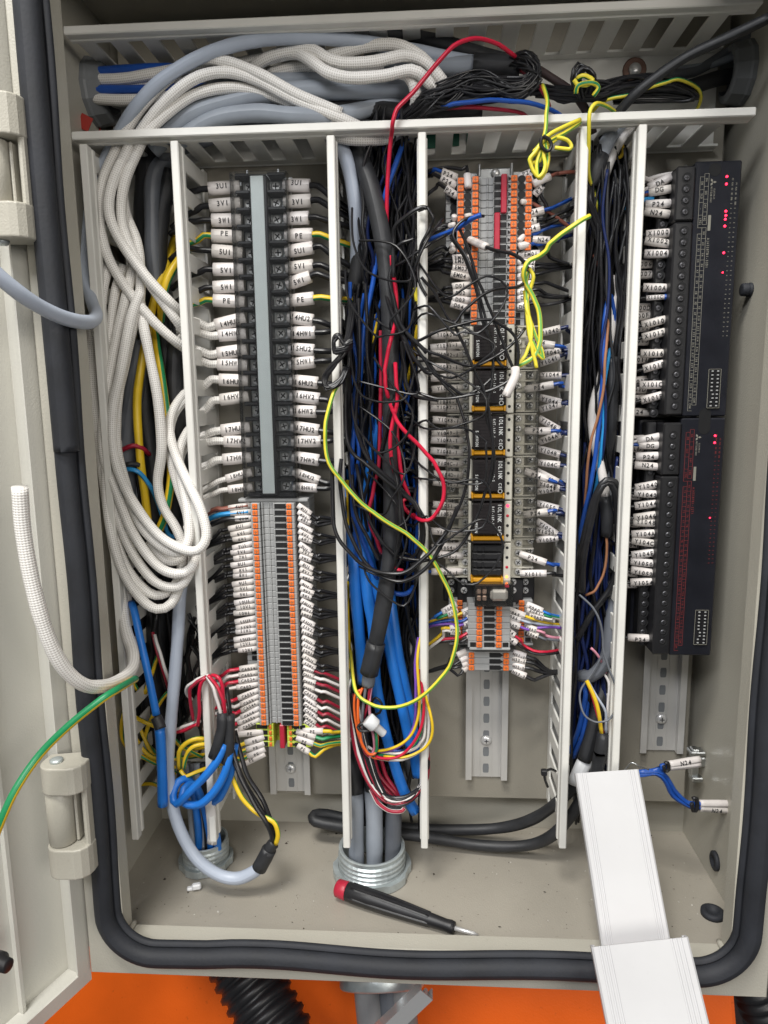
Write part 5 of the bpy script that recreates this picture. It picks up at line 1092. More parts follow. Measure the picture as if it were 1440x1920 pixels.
# ---- middle duct
cable('pale grey cable curving into the top of the middle duct', 'light_grey_jacket', .0048, [(632, 235, 20), (636, 262, 44), (650, 300, 50), (661, 350, 48), (667, 400, 44), (669, 460, 38), (668, 540, 28)], 'jacketed cables of the middle duct')
tch = cable('grey cable lettered TOUCH at the top of the middle duct', 'dark_grey_jacket', .0048, [(655, 262, 20), (675, 320, 34), (682, 380, 38), (681, 440, 38), (675, 476, 36)], 'jacketed cables of the middle duct')
c = P(682, 396, 43.6); printed(tch, 'TOUCH', (c[0], c[1] - .0006, c[2]), (0.05, 0, -1), (1, 0, 0.05), .0045, 'ink', .72)
cable('black shrink tube below the grey lettered cable', 'black_jacket', .0055, [(676, 470, 36), (670, 500, 36), (666, 530, 36), (662, 545, 34)], 'jacketed cables of the middle duct')
cable('thick black cable curving down through the middle duct', 'black_jacket', .0062, [(640, 250, 20), (665, 280, 40), (692, 340, 52), (710, 410, 56), (722, 480, 58), (729, 560, 60), (732, 640, 61), (733, 740, 62), (733, 850, 62), (735, 950, 63), (733, 1020, 64), (726, 1090, 66), (716, 1150, 68), (704, 1210, 68)], 'jacketed cables of the middle duct')
sk = cable('thick black shrink tube ending the cable above the coloured loop', 'black_jacket', .0068, [(705, 1205, 68), (697, 1240, 68), (692, 1262, 67)], 'jacketed cables of the middle duct')
cable('grey multicore end below the black shrink tube', 'dark_grey_jacket', .0050, [(693, 1256, 67), (690, 1285, 66)], 'jacketed cables of the middle duct')
for k, pts in enumerate(([(640, 880, 24), (655, 950, 34), (664, 1050, 44), (668, 1120, 46), (675, 1200, 46), (682, 1280, 42)], [(700, 780, 34), (690, 860, 36), (684, 930, 40), (680, 1020, 46), (690, 1120, 50), (700, 1180, 52), (705, 1280, 52), (722, 1370, 52), (745, 1450, 54), (765, 1500, 56), (779, 1522, 56)],
        [(690, 900, 30), (684, 1000, 42), (700, 1080, 46), (718, 1150, 48), (735, 1240, 50), (755, 1330, 50), (770, 1400, 48)], [(724, 1030, 26), (730, 1100, 40), (742, 1200, 46), (755, 1270, 46), (772, 1350, 44), (778, 1420, 42), (783, 1455, 42)])):
    cable('%s thick blue cable running down the middle duct' % ordn[k], 'blue_cable', (.0047, .0043, .0042, .0042)[k], pts, 'thick blue cables of the middle duct')
for k, pts in enumerate(([(775, 245, 36), (755, 275, 50), (738, 320, 56), (724, 360, 56), (714, 420, 50), (707, 480, 44), (697, 540, 52), (685, 600, 54), (678, 660, 54), (672, 730, 52), (664, 800, 52), (660, 870, 54), (664, 950, 54), (680, 1010, 54), (698, 1060, 52), (710, 1100, 46)],
        [(790, 640, 48), (788, 720, 50), (790, 800, 50), (787, 900, 54), (783, 1000, 56), (781, 1040, 56), (788, 1070, 50)], [(730, 1105, 60), (745, 1114, 62), (765, 1112, 60), (775, 1100, 54)], [(712, 780, 44), (700, 840, 46), (690, 900, 46), (685, 950, 44), (690, 1020, 44)])):
    cable('%s slim blue wire of the middle duct' % ordn[k], 'blue_wire' if k != 3 else 'blue_cable', .0018 if k != 3 else .0032, pts, 'slim blue wires of the middle duct')
for k, (pts, m_) in enumerate((([(732, 480, 62), (742, 540, 66), (742, 600, 68), (735, 630, 72), (724, 680, 73), (721, 705, 73), (726, 735, 72), (728, 745, 70)], 'red_wire'), ([(732, 757, 72), (738, 775, 74), (752, 800, 78), (785, 835, 80), (812, 865, 84), (828, 895, 86), (833, 920, 86), (826, 950, 86), (808, 972, 84), (790, 975, 80), (775, 965, 62)], 'red_wire'),
        ([(741, 680, 70), (743, 720, 73), (745, 755, 73), (738, 785, 73), (731, 830, 73), (735, 865, 72), (742, 890, 70)], 'red_wire'), ([(714, 620, 60), (714, 700, 62), (713, 800, 62), (711, 870, 62), (702, 910, 62), (693, 950, 62), (694, 980, 62), (705, 1010, 62), (716, 1038, 60)], 'dark_red_wire'),
        ([(744, 790, 64), (748, 850, 66), (755, 900, 66), (766, 930, 62), (755, 940, 62), (765, 960, 64), (778, 972, 60)], 'red_wire'), ([(735, 1064, 72), (745, 1068, 74), (755, 1070, 73)], 'red_wire'))):
    cable('%s red wire winding along the thick black cable' % ordn[k], m_, .0014, pts, 'red wires of the middle duct')
cable('long yellow green wire sagging across the middle duct', YG2, .0014, [(640, 715, 66), (626, 735, 78), (611, 790, 82), (609, 830, 82), (617, 868, 82), (640, 900, 82), (680, 945, 82), (720, 975, 84), (760, 1000, 84), (790, 1025, 82), (808, 1045, 82), (832, 1085, 80), (848, 1125, 80), (856, 1170, 80), (855, 1210, 82), (842, 1250, 82), (810, 1290, 82), (765, 1320, 80), (720, 1326, 78), (690, 1318, 76), (668, 1298, 70), (662, 1270, 60), (656, 1215, 40)], stripe=.2, twist=2, phase=2.0)
# black loops of wire tied at the left rim of the middle duct
for k in range(7):
    a = random.uniform(-1, 1); b = random.uniform(-1, 1)
    cable('thin black wire of the knot tied at the left rim of the middle duct', BLK, .0012, [(662 + 3 * a, 570, 62), (655 + 4 * a, 620, 72), (646 + 5 * b, 660, 78), (625 + 4 * a, 685, 80), (609 + 4 * a, 712 + 5 * b, 80), (618 + 6 * b, 728 + 4 * a, 80), (640, 712 + 5 * a, 78), (650 + 4 * a, 690, 74), (655 + 3 * b, 720, 66), (652 + 4 * a, 790, 56), (660 + 5 * b, 850, 50)], 'black wires of the knot on the rim')
for k in range(3):
    cable('tight turn of black wire round the knot on the rim', BLK, .0013, [(660, 640 + 4 * k, 80), (645, 650 + 4 * k, 84), (628, 652 + 4 * k, 84), (626, 640 - 3 * k, 84), (636, 632 - 2 * k, 84), (645, 645, 84), (660, 636 + 3 * k, 82)], 'turns round the knot on the rim')
# large loops of black wire hanging across the middle duct
for k, pts in enumerate(([(622, 870, 78), (624, 950, 80), (630, 1000, 82), (655, 1035, 82), (685, 1062, 84), (720, 1074, 84), (755, 1074, 84), (785, 1055, 84), (815, 1025, 82), (842, 990, 80), (858, 950, 80)],
    [(640, 860, 72), (637, 900, 74), (645, 965, 76), (660, 1010, 78), (685, 1055, 80), (718, 1082, 82), (755, 1090, 84), (790, 1072, 84), (815, 1045, 82), (835, 1010, 80)],
    [(655, 560, 58), (658, 640, 62), (650, 720, 64), (648, 790, 64), (655, 840, 66), (680, 865, 70), (705, 885, 74), (740, 915, 76), (775, 945, 76), (793, 985, 74), (792, 1025, 72), (780, 1060, 68), (760, 1080, 62)],
    [(672, 560, 60), (675, 640, 62), (672, 720, 60), (668, 800, 60), (690, 860, 72), (725, 895, 75), (760, 925, 75), (785, 960, 74), (790, 1000, 72), (782, 1035, 70), (765, 1050, 66), (745, 1045, 70)],
    [(735, 860, 72), (745, 900, 76), (753, 950, 77), (755, 990, 77), (748, 1020, 76), (738, 1060, 75), (733, 1080, 72)], [(733, 855, 72), (743, 895, 77), (749, 945, 78), (750, 985, 78), (744, 1030, 76), (736, 1070, 74)],
    [(668, 870, 60), (675, 910, 64), (688, 960, 66), (705, 1000, 68), (730, 1032, 72), (760, 1048, 74), (800, 1050, 76)], [(660, 890, 58), (665, 950, 62), (680, 990, 64), (695, 1020, 66), (710, 1050, 64)],
    [(755, 560, 62), (752, 620, 64), (757, 660, 64), (750, 720, 66), (735, 760, 72), (724, 800, 70), (715, 850, 66)], [(753, 640, 66), (758, 690, 66), (765, 730, 68), (785, 745, 74), (820, 750, 80)],
    [(720, 540, 62), (740, 600, 72), (760, 640, 76), (790, 690, 80), (810, 700, 80)], [(742, 480, 62), (730, 520, 66), (738, 560, 70), (752, 610, 74), (780, 640, 78), (800, 662, 80)],
    [(738, 520, 72), (737, 450, 70), (745, 420, 74), (765, 405, 78), (785, 390, 80), (800, 390, 80)], [(735, 470, 66), (755, 455, 70), (775, 448, 70)])):
    cable('%s loose black wire hanging across the middle duct' % (ordn + ['eleventh', 'twelfth', 'thirteenth', 'fourteenth'])[k], BLK, .0014, pts, 'loose black wires hanging across the middle duct')
# wires packed in the ducts
def packed(n, x0, x1, y0, y1, d0, d1, mats, label, r=(.0011, .0016), wander=22):
    """a mass of wires nobody could count: one object"""
    g = G(); names = list(dict.fromkeys(mats))
    for k in range(n):
        m_ = random.choice(mats); a = random.random(); b = min(1, max(0, a + random.uniform(-.35, .35))); pts = []; ya, yb = y0 + random.uniform(-40, 40), y1 + random.uniform(-70, 110); dk = d0 + (d1 - d0) * min(1, max(0, (k + random.uniform(-3, 3)) / n))
        for q in range(9):
            t_ = q / 8; f_ = a + (b - a) * t_ + random.uniform(-1, 1) * wander / (x1(0) - x0(0)) * .5; f_ = min(1, max(0, f_)); y = ya + (yb - ya) * t_
            pts.append((x0(t_) + (x1(t_) - x0(t_)) * f_, y, d0 + (dk - d0) * (1, 1, 1, 1, 1, 1, .95, .7, .25)[q] + random.uniform(-1.5, 1.5)))
        V, Fc, mi, uv = tubeg(path(pts), random.uniform(*r), seg=8); g.add(V, Fc, names.index(m_))
    tag(g.mk('packed_wires', names, None, True), label, 'wires', kind='stuff')
packed(64, lambda t: 695 - 25 * math.sin(t * 3.1), lambda t: 785, 238, 640, 8, 54, [BLK, BLK, BLK, BLK, BLK, 'navy_wire'], 'mass of thin black wires packed in the upper middle duct', r=(.0008, .0014))
packed(90, lambda t: 648 + 12 * t, lambda t: 785, 560, 1100, 6, 57, [BLK, BLK, BLK, BLK, BLK, BLK, BLK, 'blue_wire'], 'mass of thin wires, mostly black, packed half way down the middle duct', r=(.0008, .0014))
packed(60, lambda t: 655 + 10 * t, lambda t: 786, 1060, 1480, 6, 44, [BLK], 'mass of thin black wires packed in the lower middle duct', r=(.0008, .0014))
def _bow(a, b): y = 920 + 150 * a; return [(735, y + 20, 44), (752, y - 2, 52), (772, y, 52), (784, y + 16, 46), (788, y + 50, 36)]
mass('black wires bowed across the right half of the middle duct', 18, _bow, .0013)
for k, (m_, pts) in enumerate((('yellow_wire', [(706, 590, 44), (702, 640, 46), (700, 680, 42)]), ('yellow_wire', [(782, 610, 46), (775, 670, 48), (762, 720, 46), (745, 760, 40)]), ('yellow_wire', [(651, 1090, 40), (652, 1150, 42), (654, 1215, 42), (658, 1260, 44)]), ('yellow_wire', [(651, 900, 44), (654, 950, 44), (655, 990, 40)]), ('lemon_wire', [(779, 540, 56), (781, 560, 58), (783, 572, 58)]), ('yellow_wire', [(706, 1255, 40), (710, 1290, 40), (712, 1330, 36)]))):
    cable('%s short yellow length of wire among the black ones in the middle duct' % ordn[k], m_, .0017, pts, 'yellow wires among the black ones')
# coloured wires at the bottom of the middle duct
CW = [('purple', 'purple_wire', [(785, 1195, 60), (778, 1250, 66), (780, 1310, 70), (776, 1360, 72), (755, 1395, 74), (725, 1408, 74), (700, 1408, 70)]), ('amber', 'yellow_wire', [(790, 1190, 62), (782, 1240, 72), (786, 1310, 76), (780, 1360, 78), (760, 1390, 78), (730, 1405, 78), (700, 1408, 72)]),
 ('red', 'red_wire', [(786, 1255, 66), (794, 1310, 76), (793, 1350, 78), (780, 1385, 80), (760, 1410, 80), (740, 1421, 80), (715, 1422, 76), (690, 1410, 70)]), ('green', 'green_wire', [(786, 1270, 64), (792, 1330, 72), (788, 1375, 74), (770, 1402, 75), (740, 1415, 75), (700, 1415, 70)]),
 ('white', 'white_wire', [(790, 1290, 66), (797, 1340, 74), (795, 1380, 75), (780, 1402, 76), (750, 1412, 76), (715, 1410, 72), (690, 1400, 66)]), ('second white', 'white_wire', [(795, 1300, 66), (803, 1350, 72), (800, 1390, 73), (785, 1410, 74), (755, 1424, 74), (720, 1424, 72), (695, 1418, 66)]),
 ('black speckled yellow', 'yellow_wire', [(797, 1300, 70), (806, 1335, 78), (811, 1370, 80), (803, 1395, 80), (785, 1410, 80), (755, 1420, 80), (720, 1418, 76)]), ('navy', 'blue_wire', [(792, 1330, 62), (795, 1370, 68), (785, 1395, 70), (755, 1408, 70), (705, 1405, 66)]),
 ('orange', 'orange_wire', [(680, 1290, 66), (672, 1310, 70), (672, 1350, 74), (678, 1390, 76), (690, 1412, 77), (705, 1412, 76), (707, 1380, 74), (700, 1355, 70)]), ('second orange', 'orange_wire', [(690, 1290, 64), (668, 1300, 66), (666, 1340, 68), (680, 1400, 72), (700, 1420, 74), (730, 1424, 74)]),
 ('grey', 'dark_grey_jacket', [(686, 1285, 68), (682, 1320, 72), (678, 1370, 74), (684, 1405, 75), (700, 1415, 74)]), ('dark red', 'dark_red_wire', [(694, 1285, 68), (690, 1320, 70), (676, 1370, 71), (680, 1402, 72), (694, 1418, 74), (702, 1400, 72)]),
 ('pink', 'pink_wire', [(697, 1285, 66), (692, 1330, 72), (700, 1380, 74), (702, 1405, 74), (692, 1420, 74)]), ('mint green', 'green_wire', [(699, 1340, 70), (706, 1380, 75), (706, 1405, 76), (700, 1418, 74)])]
for cn, m_, pts in CW: cable('thin %s wire of the coloured loop at the foot of the middle duct' % cn, m_, .0011, pts, 'thin coloured wires of the loop')
for k in range(9):
    a = random.uniform(-1, 1); b = random.uniform(-1, 1); m_ = ['dark_red_wire', 'white_wire', BLK, BLK, 'dark_red_wire', BLK, BLK, 'white_wire', BLK][k]
    cable('%s wire of the long loop hanging at the foot of the middle duct' % (['first red', 'first white', 'first black', 'second black', 'second red', 'third black', 'fourth black', 'second white', 'fifth black'][k]), m_, .0015, [(652 + 5 * k / 2, 1300, 54), (660 + 3 * k, 1370, 60), (675 + 3 * k, 1430 + 4 * b, 64), (700 + 2 * k, 1480 + 3 * a, 66), (735, 1502 + 9 * a, 66), (770 + 3 * a, 1495 + 6 * a, 66), (795 + 4 * b, 1465, 66), (800 + 4 * a, 1430, 64), (795 + 5 * b, 1395, 60)], 'wires of the long loop')
cable('thin red and white pair sagging lowest under the middle duct', ['white_wire', 'dark_red_wire'], .0017, [(695, 1480, 62), (708, 1505, 66), (728, 1520, 68), (748, 1522, 68), (758, 1515, 66)], stripe=.5)
for k, (a, b) in enumerate(((690, 740), (700, 752), (712, 758))): cable('%s dark red wire slanting down behind the coloured loop' % ordn[k], 'dark_red_wire', .0016, [(a, 1415, 50), (a + 12, 1455, 52), (b - 8, 1490, 54), (b + 8, 1505, 54)], 'dark red wires behind the loop')
cn = thing('closed_end_connector', P(698, 1355, 84), 'milky plastic closed end connector on the coloured loop', 'wire connector')
lathe('cap', [(0, .0050), (.001, .0054), (.0072, .0054), (.0085, .0042), (.009, .0032), (.0165, .0030), (.0172, .0024)], P(689, 1348, 84), P(722, 1378, 84) - P(689, 1348, 84), 'nylon_white', cn, 18)
tag(tube('cable_tie', path([(672, 1362), (680, 1356), (692, 1362), (690, 1370), (676, 1370), (671, 1362)], 80), .0013, 'black_plastic'), 'black tie round the coloured loop', 'cable tie')
tag(tube('cable_tie', path([(695, 1318, 58), (705, 1308, 62), (716, 1320, 62), (712, 1336, 60), (700, 1340, 56)], 60), .0010, 'black_plastic'), 'thin black tie round the blue cable of the middle duct', 'cable tie')
# three grey hoses out of the larger gland
for k, (pts, r, m_) in enumerate((([(650, 1330, 20), (664, 1440, 34), (668, 1500, 40), (668, 1570, 44), (668, 1680, 44)], .0062, 'grey_jacket'), ([(690, 1420, 22), (700, 1500, 40), (702, 1570, 44), (702, 1690, 44)], .0068, 'grey_jacket'), ([(760, 1420, 18), (740, 1510, 34), (737, 1580, 40), (735, 1690, 42)], .0066, 'dark_grey_jacket'))):
    cable('%s thick grey cable rising from the larger floor gland' % ('left', 'middle', 'right')[k], m_, r, pts, 'thick grey cables of the larger gland')
for k, pts in enumerate(([(658, 1380, 26), (663, 1440, 36), (667, 1486, 40.5)], [(692, 1400, 26), (698, 1450, 36), (701, 1482, 40.5)])):
    cable('%s black shrink end on the thick grey cables' % ('left', 'middle')[k], 'black_jacket', .0074, pts, 'black shrink ends in the middle duct')

# ---- left duct, coloured cables and background
for k, (m_, r, pts) in enumerate((('black_jacket', .0120, [(290, 270, 16), (285, 330, 18), (282, 420, 18), (288, 520, 18), (305, 620, 18)]), ('dark_grey_jacket', .0062, [(322, 290, 22), (290, 330, 30), (286, 420, 32), (290, 500, 30), (310, 640, 24)]), ('black_jacket', .0062, [(320, 320, 26), (304, 400, 28), (298, 500, 28), (310, 650, 26), (325, 760, 24), (330, 900, 20)]),
      ('grey_jacket', .0058, [(238, 560, 30), (232, 640, 34), (228, 720, 34), (222, 820, 30), (226, 1000, 26)]), ('dark_grey_jacket', .0072, [(262, 640, 34), (254, 720, 38), (242, 800, 38), (236, 880, 36), (240, 1010, 30)]), ('grey_jacket', .0052, [(262, 760, 26), (260, 820, 28), (258, 900, 28), (262, 1000, 24)]),
      ('black_jacket', .0060, [(268, 700, 28), (275, 800, 32), (290, 900, 34), (285, 1000, 30), (290, 1100, 24), (300, 1250, 20)]), ('black_jacket', .0066, [(330, 640, 30), (328, 740, 34), (338, 850, 30), (325, 1000, 22)]), ('black_jacket', .0095, [(300, 1090, 16), (295, 1180, 18), (290, 1280, 18), (300, 1400, 18)]))):
    cable('%s dark cable in the background of the left duct' % ordn[k], m_, r, pts, 'background cables of the left duct')
packed(40, lambda t: 205 + 50 * t, lambda t: 325 + 20 * t, 560, 1330, 8, 34, [BLK], 'mass of thin black wires packed in the left duct', r=(.0014, .0021))
packed(10, lambda t: 225 + 20 * t, lambda t: 380, 1180, 1390, 12, 40, [BLK], 'mass of thin black wires packed in the foot of the left duct', r=(.0014, .0019))
for k, (m_, pts) in enumerate((('yellow_wire', [(330, 440, 12), (312, 500, 26), (290, 560, 38), (275, 630, 46), (263, 700, 50), (257, 760, 50), (263, 860, 50), (272, 930, 46), (280, 1000, 40)]), (YG, [(286, 590, 20), (292, 640, 36), (300, 690, 46), (310, 760, 48), (319, 840, 50), (320, 900, 50), (311, 960, 48), (298, 995, 44), (282, 1040, 36)]), (YG, [(352, 470, 24), (330, 495, 36), (312, 530, 42), (304, 570, 40), (300, 620, 26)]))):
    cable('%s thick yellow earth wire in the left duct' % ordn[k], m_, .0031, pts, 'thick yellow earth wires', stripe=.35 if k else 0)
for k, (m_, pts) in enumerate((('light_blue_wire', [(228, 885, 46), (240, 880, 54), (258, 884, 54), (275, 900, 50), (295, 940, 42), (315, 1000, 38), (335, 1005, 34)]), ('dark_red_wire', [(215, 858, 42), (228, 845, 52), (250, 836, 54), (268, 842, 50), (280, 852, 42)]), ('black_jacket', [(222, 875, 44), (240, 870, 56), (262, 872, 52)]))):
    cable('%s wire tied across the grey cables of the left duct' % ('light blue', 'dull red', 'black')[k], m_, .0018, pts, 'wires tied across the grey cables')
cable('pale grey hose hanging out of the left duct', 'light_grey_jacket', .0047, [(350, 1040, 46), (338, 1120, 56), (333, 1200, 60), (326, 1290, 64), (319, 1370, 68), (315, 1430, 72), (320, 1490, 76), (335, 1550, 80), (365, 1605, 82), (405, 1638, 84), (445, 1647, 84), (480, 1632, 84), (493, 1617, 84)])
cable('black shrink tube at the end of the pale grey hose', 'black_jacket', .0056, [(486, 1628, 84), (497, 1608, 84), (505, 1592, 84)], name='shrink_tube')
cable('black shrink tip from which three black wires leave', 'black_jacket', .0045, [(503, 1596, 84), (510, 1584, 84), (515, 1580, 84)], name='shrink_tube')
for k, pts in enumerate(([(513, 1584, 84), (508, 1555, 84), (490, 1520, 82), (465, 1480, 80), (443, 1430, 76), (434, 1380, 70), (432, 1340, 64), (425, 1290, 50)], [(511, 1582, 85), (503, 1548, 86), (482, 1515, 84), (455, 1465, 80), (438, 1420, 74), (434, 1350, 64)], [(515, 1580, 83), (510, 1548, 82), (492, 1500, 80), (470, 1465, 76), (455, 1430, 70), (440, 1370, 60)])):
    cable('%s black core leaving the shrink tip of the pale grey hose' % ordn[k], BLK, .0019, pts, 'black cores of the pale grey hose')
cable('yellow green core leaving the shrink tip of the pale grey hose', ['yellow_wire', 'lime_wire'], .0019, [(517, 1582, 85), (521, 1562, 86), (512, 1540, 85), (490, 1528, 82), (465, 1510, 78), (445, 1478, 74), (430, 1440, 68), (415, 1405, 60), (385, 1385, 64), (355, 1390, 68), (337, 1410, 68), (336, 1440, 64)], stripe=.4)
bc = cable('blue cable hanging in the left duct into a black cap', 'blue_cable', .0029, [(246, 1132, 60), (251, 1142, 66), (257, 1170, 70), (268, 1220, 74), (281, 1280, 78), (293, 1340, 80)])
cable('rough black cap joining the two blue cables', 'black_jacket', .0042, [(292, 1344, 80), (298, 1356, 81), (301, 1366, 82)], name='shrink_tube')
cable('thick blue cable end hanging below the black cap', 'blue_cable', .0038, [(299, 1362, 81), (302, 1400, 83), (304, 1450, 84), (305, 1510, 84)])
for k, (pts, r) in enumerate((([(422, 1395, 78), (408, 1425, 82), (385, 1455, 84), (355, 1485, 84), (332, 1507, 82), (324, 1490, 78), (335, 1465, 72), (355, 1462, 66), (365, 1500, 58), (372, 1560, 50), (375, 1640, 46)], .0031), ([(432, 1400, 76), (425, 1440, 80), (405, 1480, 82), (375, 1508, 82), (345, 1505, 80), (345, 1480, 74), (365, 1470, 64), (385, 1520, 54), (395, 1580, 48), (395, 1640, 46)], .0031), ([(440, 1395, 70), (432, 1450, 74), (412, 1495, 74), (398, 1505, 70), (400, 1540, 60), (408, 1580, 50), (410, 1640, 46)], .0031))):
    cable('%s blue cable looping at the foot of the left duct' % ordn[k], 'blue_cable', r, pts, 'blue cables looping at the foot of the left duct')
for k, pts in enumerate(([(417, 1336, 76), (416, 1365, 78), (408, 1395, 80), (400, 1420, 81)], [(430, 1340, 74), (430, 1380, 76), (428, 1415, 77), (424, 1432, 78)])):
    cable('%s black shrink tube on the looping blue cables' % ('left', 'right')[k], 'black_jacket', .0042, pts, 'black shrink tubes on the blue cables', name='shrink_tube')
RWP = [([(388, 1268, 76), (400, 1290, 78), (410, 1320, 78), (414, 1340, 77)], 'white_wire'), ([(390, 1266, 77), (405, 1285, 79), (418, 1315, 79), (422, 1340, 76)], 'red_wire'), ([(397, 1266, 72), (412, 1272, 76), (418, 1300, 76), (418, 1330, 74)], 'red_wire'), ([(388, 1268, 74), (370, 1278, 76), (356, 1292, 76), (358, 1320, 74), (362, 1350, 70)], 'dark_red_wire'), ([(386, 1270, 75), (374, 1290, 76), (374, 1330, 74), (371, 1360, 70)], 'red_wire'), ([(392, 1266, 73), (372, 1274, 74), (354, 1286, 72), (350, 1300, 66), (360, 1312, 60)], 'white_wire'), ([(371, 1358, 70), (355, 1365, 66), (335, 1372, 60), (312, 1372, 54)], 'red_wire'), ([(375, 1352, 68), (355, 1358, 64), (330, 1368, 58), (300, 1370, 50)], 'white_wire'), ([(290, 1190, 50), (300, 1225, 54), (315, 1270, 52), (325, 1300, 46)], 'white_wire'), ([(286, 1185, 49), (296, 1225, 52), (310, 1270, 50), (320, 1300, 44)], 'dark_red_wire')]
for k, (pts, m_) in enumerate(RWP): cable('%s red or white signal wire of the bunch over the second duct rim' % ordn[k], m_, .0014, pts, 'red and white signal wires at the left duct')
cable('green and yellow earth wire hanging out over the door', ['green_wire', 'yellow_wire'], .0024, [(254, 1273, 120), (240, 1281, 140), (215, 1296, 162), (190, 1312, 170), (130, 1360, 178), (75, 1415, 185), (30, 1480, 198), (0, 1545, 206), (-20, 1600, 210)], stripe=.35, phase=-2.1, twist=0)
for k, pts in enumerate(([(250, 1280, 60), (240, 1310, 62), (229, 1350, 60), (230, 1385, 56), (250, 1410, 52), (290, 1430, 48), (330, 1440, 44)], [(232, 1330, 44), (255, 1345, 50), (285, 1360, 54), (310, 1370, 50), (340, 1400, 44), (380, 1420, 38)], [(240, 1360, 42), (258, 1390, 46), (280, 1415, 48), (310, 1425, 46), (345, 1420, 40)], [(260, 1360, 40), (275, 1395, 44), (295, 1425, 44), (330, 1450, 40)], [(345, 1440, 70), (350, 1415, 72), (365, 1400, 72), (395, 1395, 66), (420, 1400, 52)], [(338, 1445, 66), (348, 1455, 68), (365, 1450, 66), (400, 1436, 56), (430, 1428, 44)], [(324, 1290, 36), (305, 1310, 40), (285, 1345, 42), (272, 1390, 40), (300, 1420, 38)], [(225, 1160, 36), (230, 1220, 42), (240, 1260, 44), (262, 1300, 40)], [(250, 1475, 28), (285, 1470, 40), (310, 1480, 44), (330, 1490, 40)], [(300, 1220, 34), (285, 1260, 38), (272, 1300, 36)])):
    cable('%s yellow green earth wire tangled at the foot of the left duct' % ordn[k], YG, .0017, pts, 'yellow green earth wires at the foot of the left duct', stripe=.45, twist=25)
for k in range(6):
    a = k * 5
    cable('%s grey cable rising from the smaller floor gland' % ordn[k] if k < 3 else '%s black cable rising from the smaller floor gland' % ordn[k - 3], ['grey_jacket', 'dark_grey_jacket', 'grey_jacket', 'black_jacket', 'black_jacket', 'black_jacket'][k], (.0038, .0036, .0034, .003, .003, .003)[k], [(350 + a * 2, 1430, 36), (358 + a * 1.6, 1500, 42), (364 + a * 1.6, 1570, 46), (368 + a * 1.5, 1660, 46)], 'cables of the smaller gland')
# torn white tape hanging at the left duct's rim foot
cable('torn white tape end hanging in front of the smaller gland', 'white_wire', .0040, [(392, 1500, 74), (396, 1530, 70), (398, 1565, 64), (397, 1582, 62)], cat='tape', name='tape_strip', flat=.35)

# ---- right duct
cable('grey cable entering the top of the right duct', 'grey_jacket', .0050, [(1180, 225, 26), (1150, 248, 40), (1132, 280, 46), (1124, 300, 48)], 'jacketed cables of the right duct')
cable('black shrink tube at the top of the right duct', 'black_jacket', .0057, [(1126, 292, 48), (1116, 322, 50), (1108, 346, 48)], 'jacketed cables of the right duct', name='shrink_tube')
cable('white printed cable slanting through the top of the right duct', 'white_wire', .0030, [(1200, 222, 24), (1170, 255, 38), (1150, 290, 44), (1138, 320, 44), (1130, 345, 36)], 'jacketed cables of the right duct')
packed(78, lambda t: 1100 - 25 * t, lambda t: 1182 - 22 * t, 300, 900, 6, 56, [BLK, BLK, BLK, BLK, BLK, BLK, 'navy_wire', 'black_jacket'], 'mass of thin dark wires packed in the upper right duct', r=(.0007, .0014))
packed(64, lambda t: 1080 - 12 * t, lambda t: 1158 - 12 * t, 860, 1440, 6, 46, [BLK, BLK, BLK, BLK, BLK, 'navy_wire', 'navy_wire', 'blue_wire'], 'mass of thin black and navy wires packed in the lower right duct', r=(.0007, .0014))
mass('black wires bulging at the right of the upper right duct', 14, lambda a, b: [(1160 + 8 * a, 285, 30), (1172 + 7 * a, 340, 34), (1174 + 7 * b, 420, 34), (1170 + 7 * a, 490, 34), (1162 + 8 * b, 560, 26)], .0013)
for k in range(7):
    a = random.uniform(-1, 1)
    cable('black core leaving the shrink tube at the top of the right duct', BLK, .0014, [(1106 + 4 * a, 344, 50), (1102 + 6 * a, 375, 56), (1112 + 8 * a, 410, 54), (1126 + 8 * a, 450, 50), (1136 + 9 * a, 510, 46), (1138 + 12 * a, 600, 40), (1120 + 20 * a, 720, 30)], 'black cores of the upper right duct')
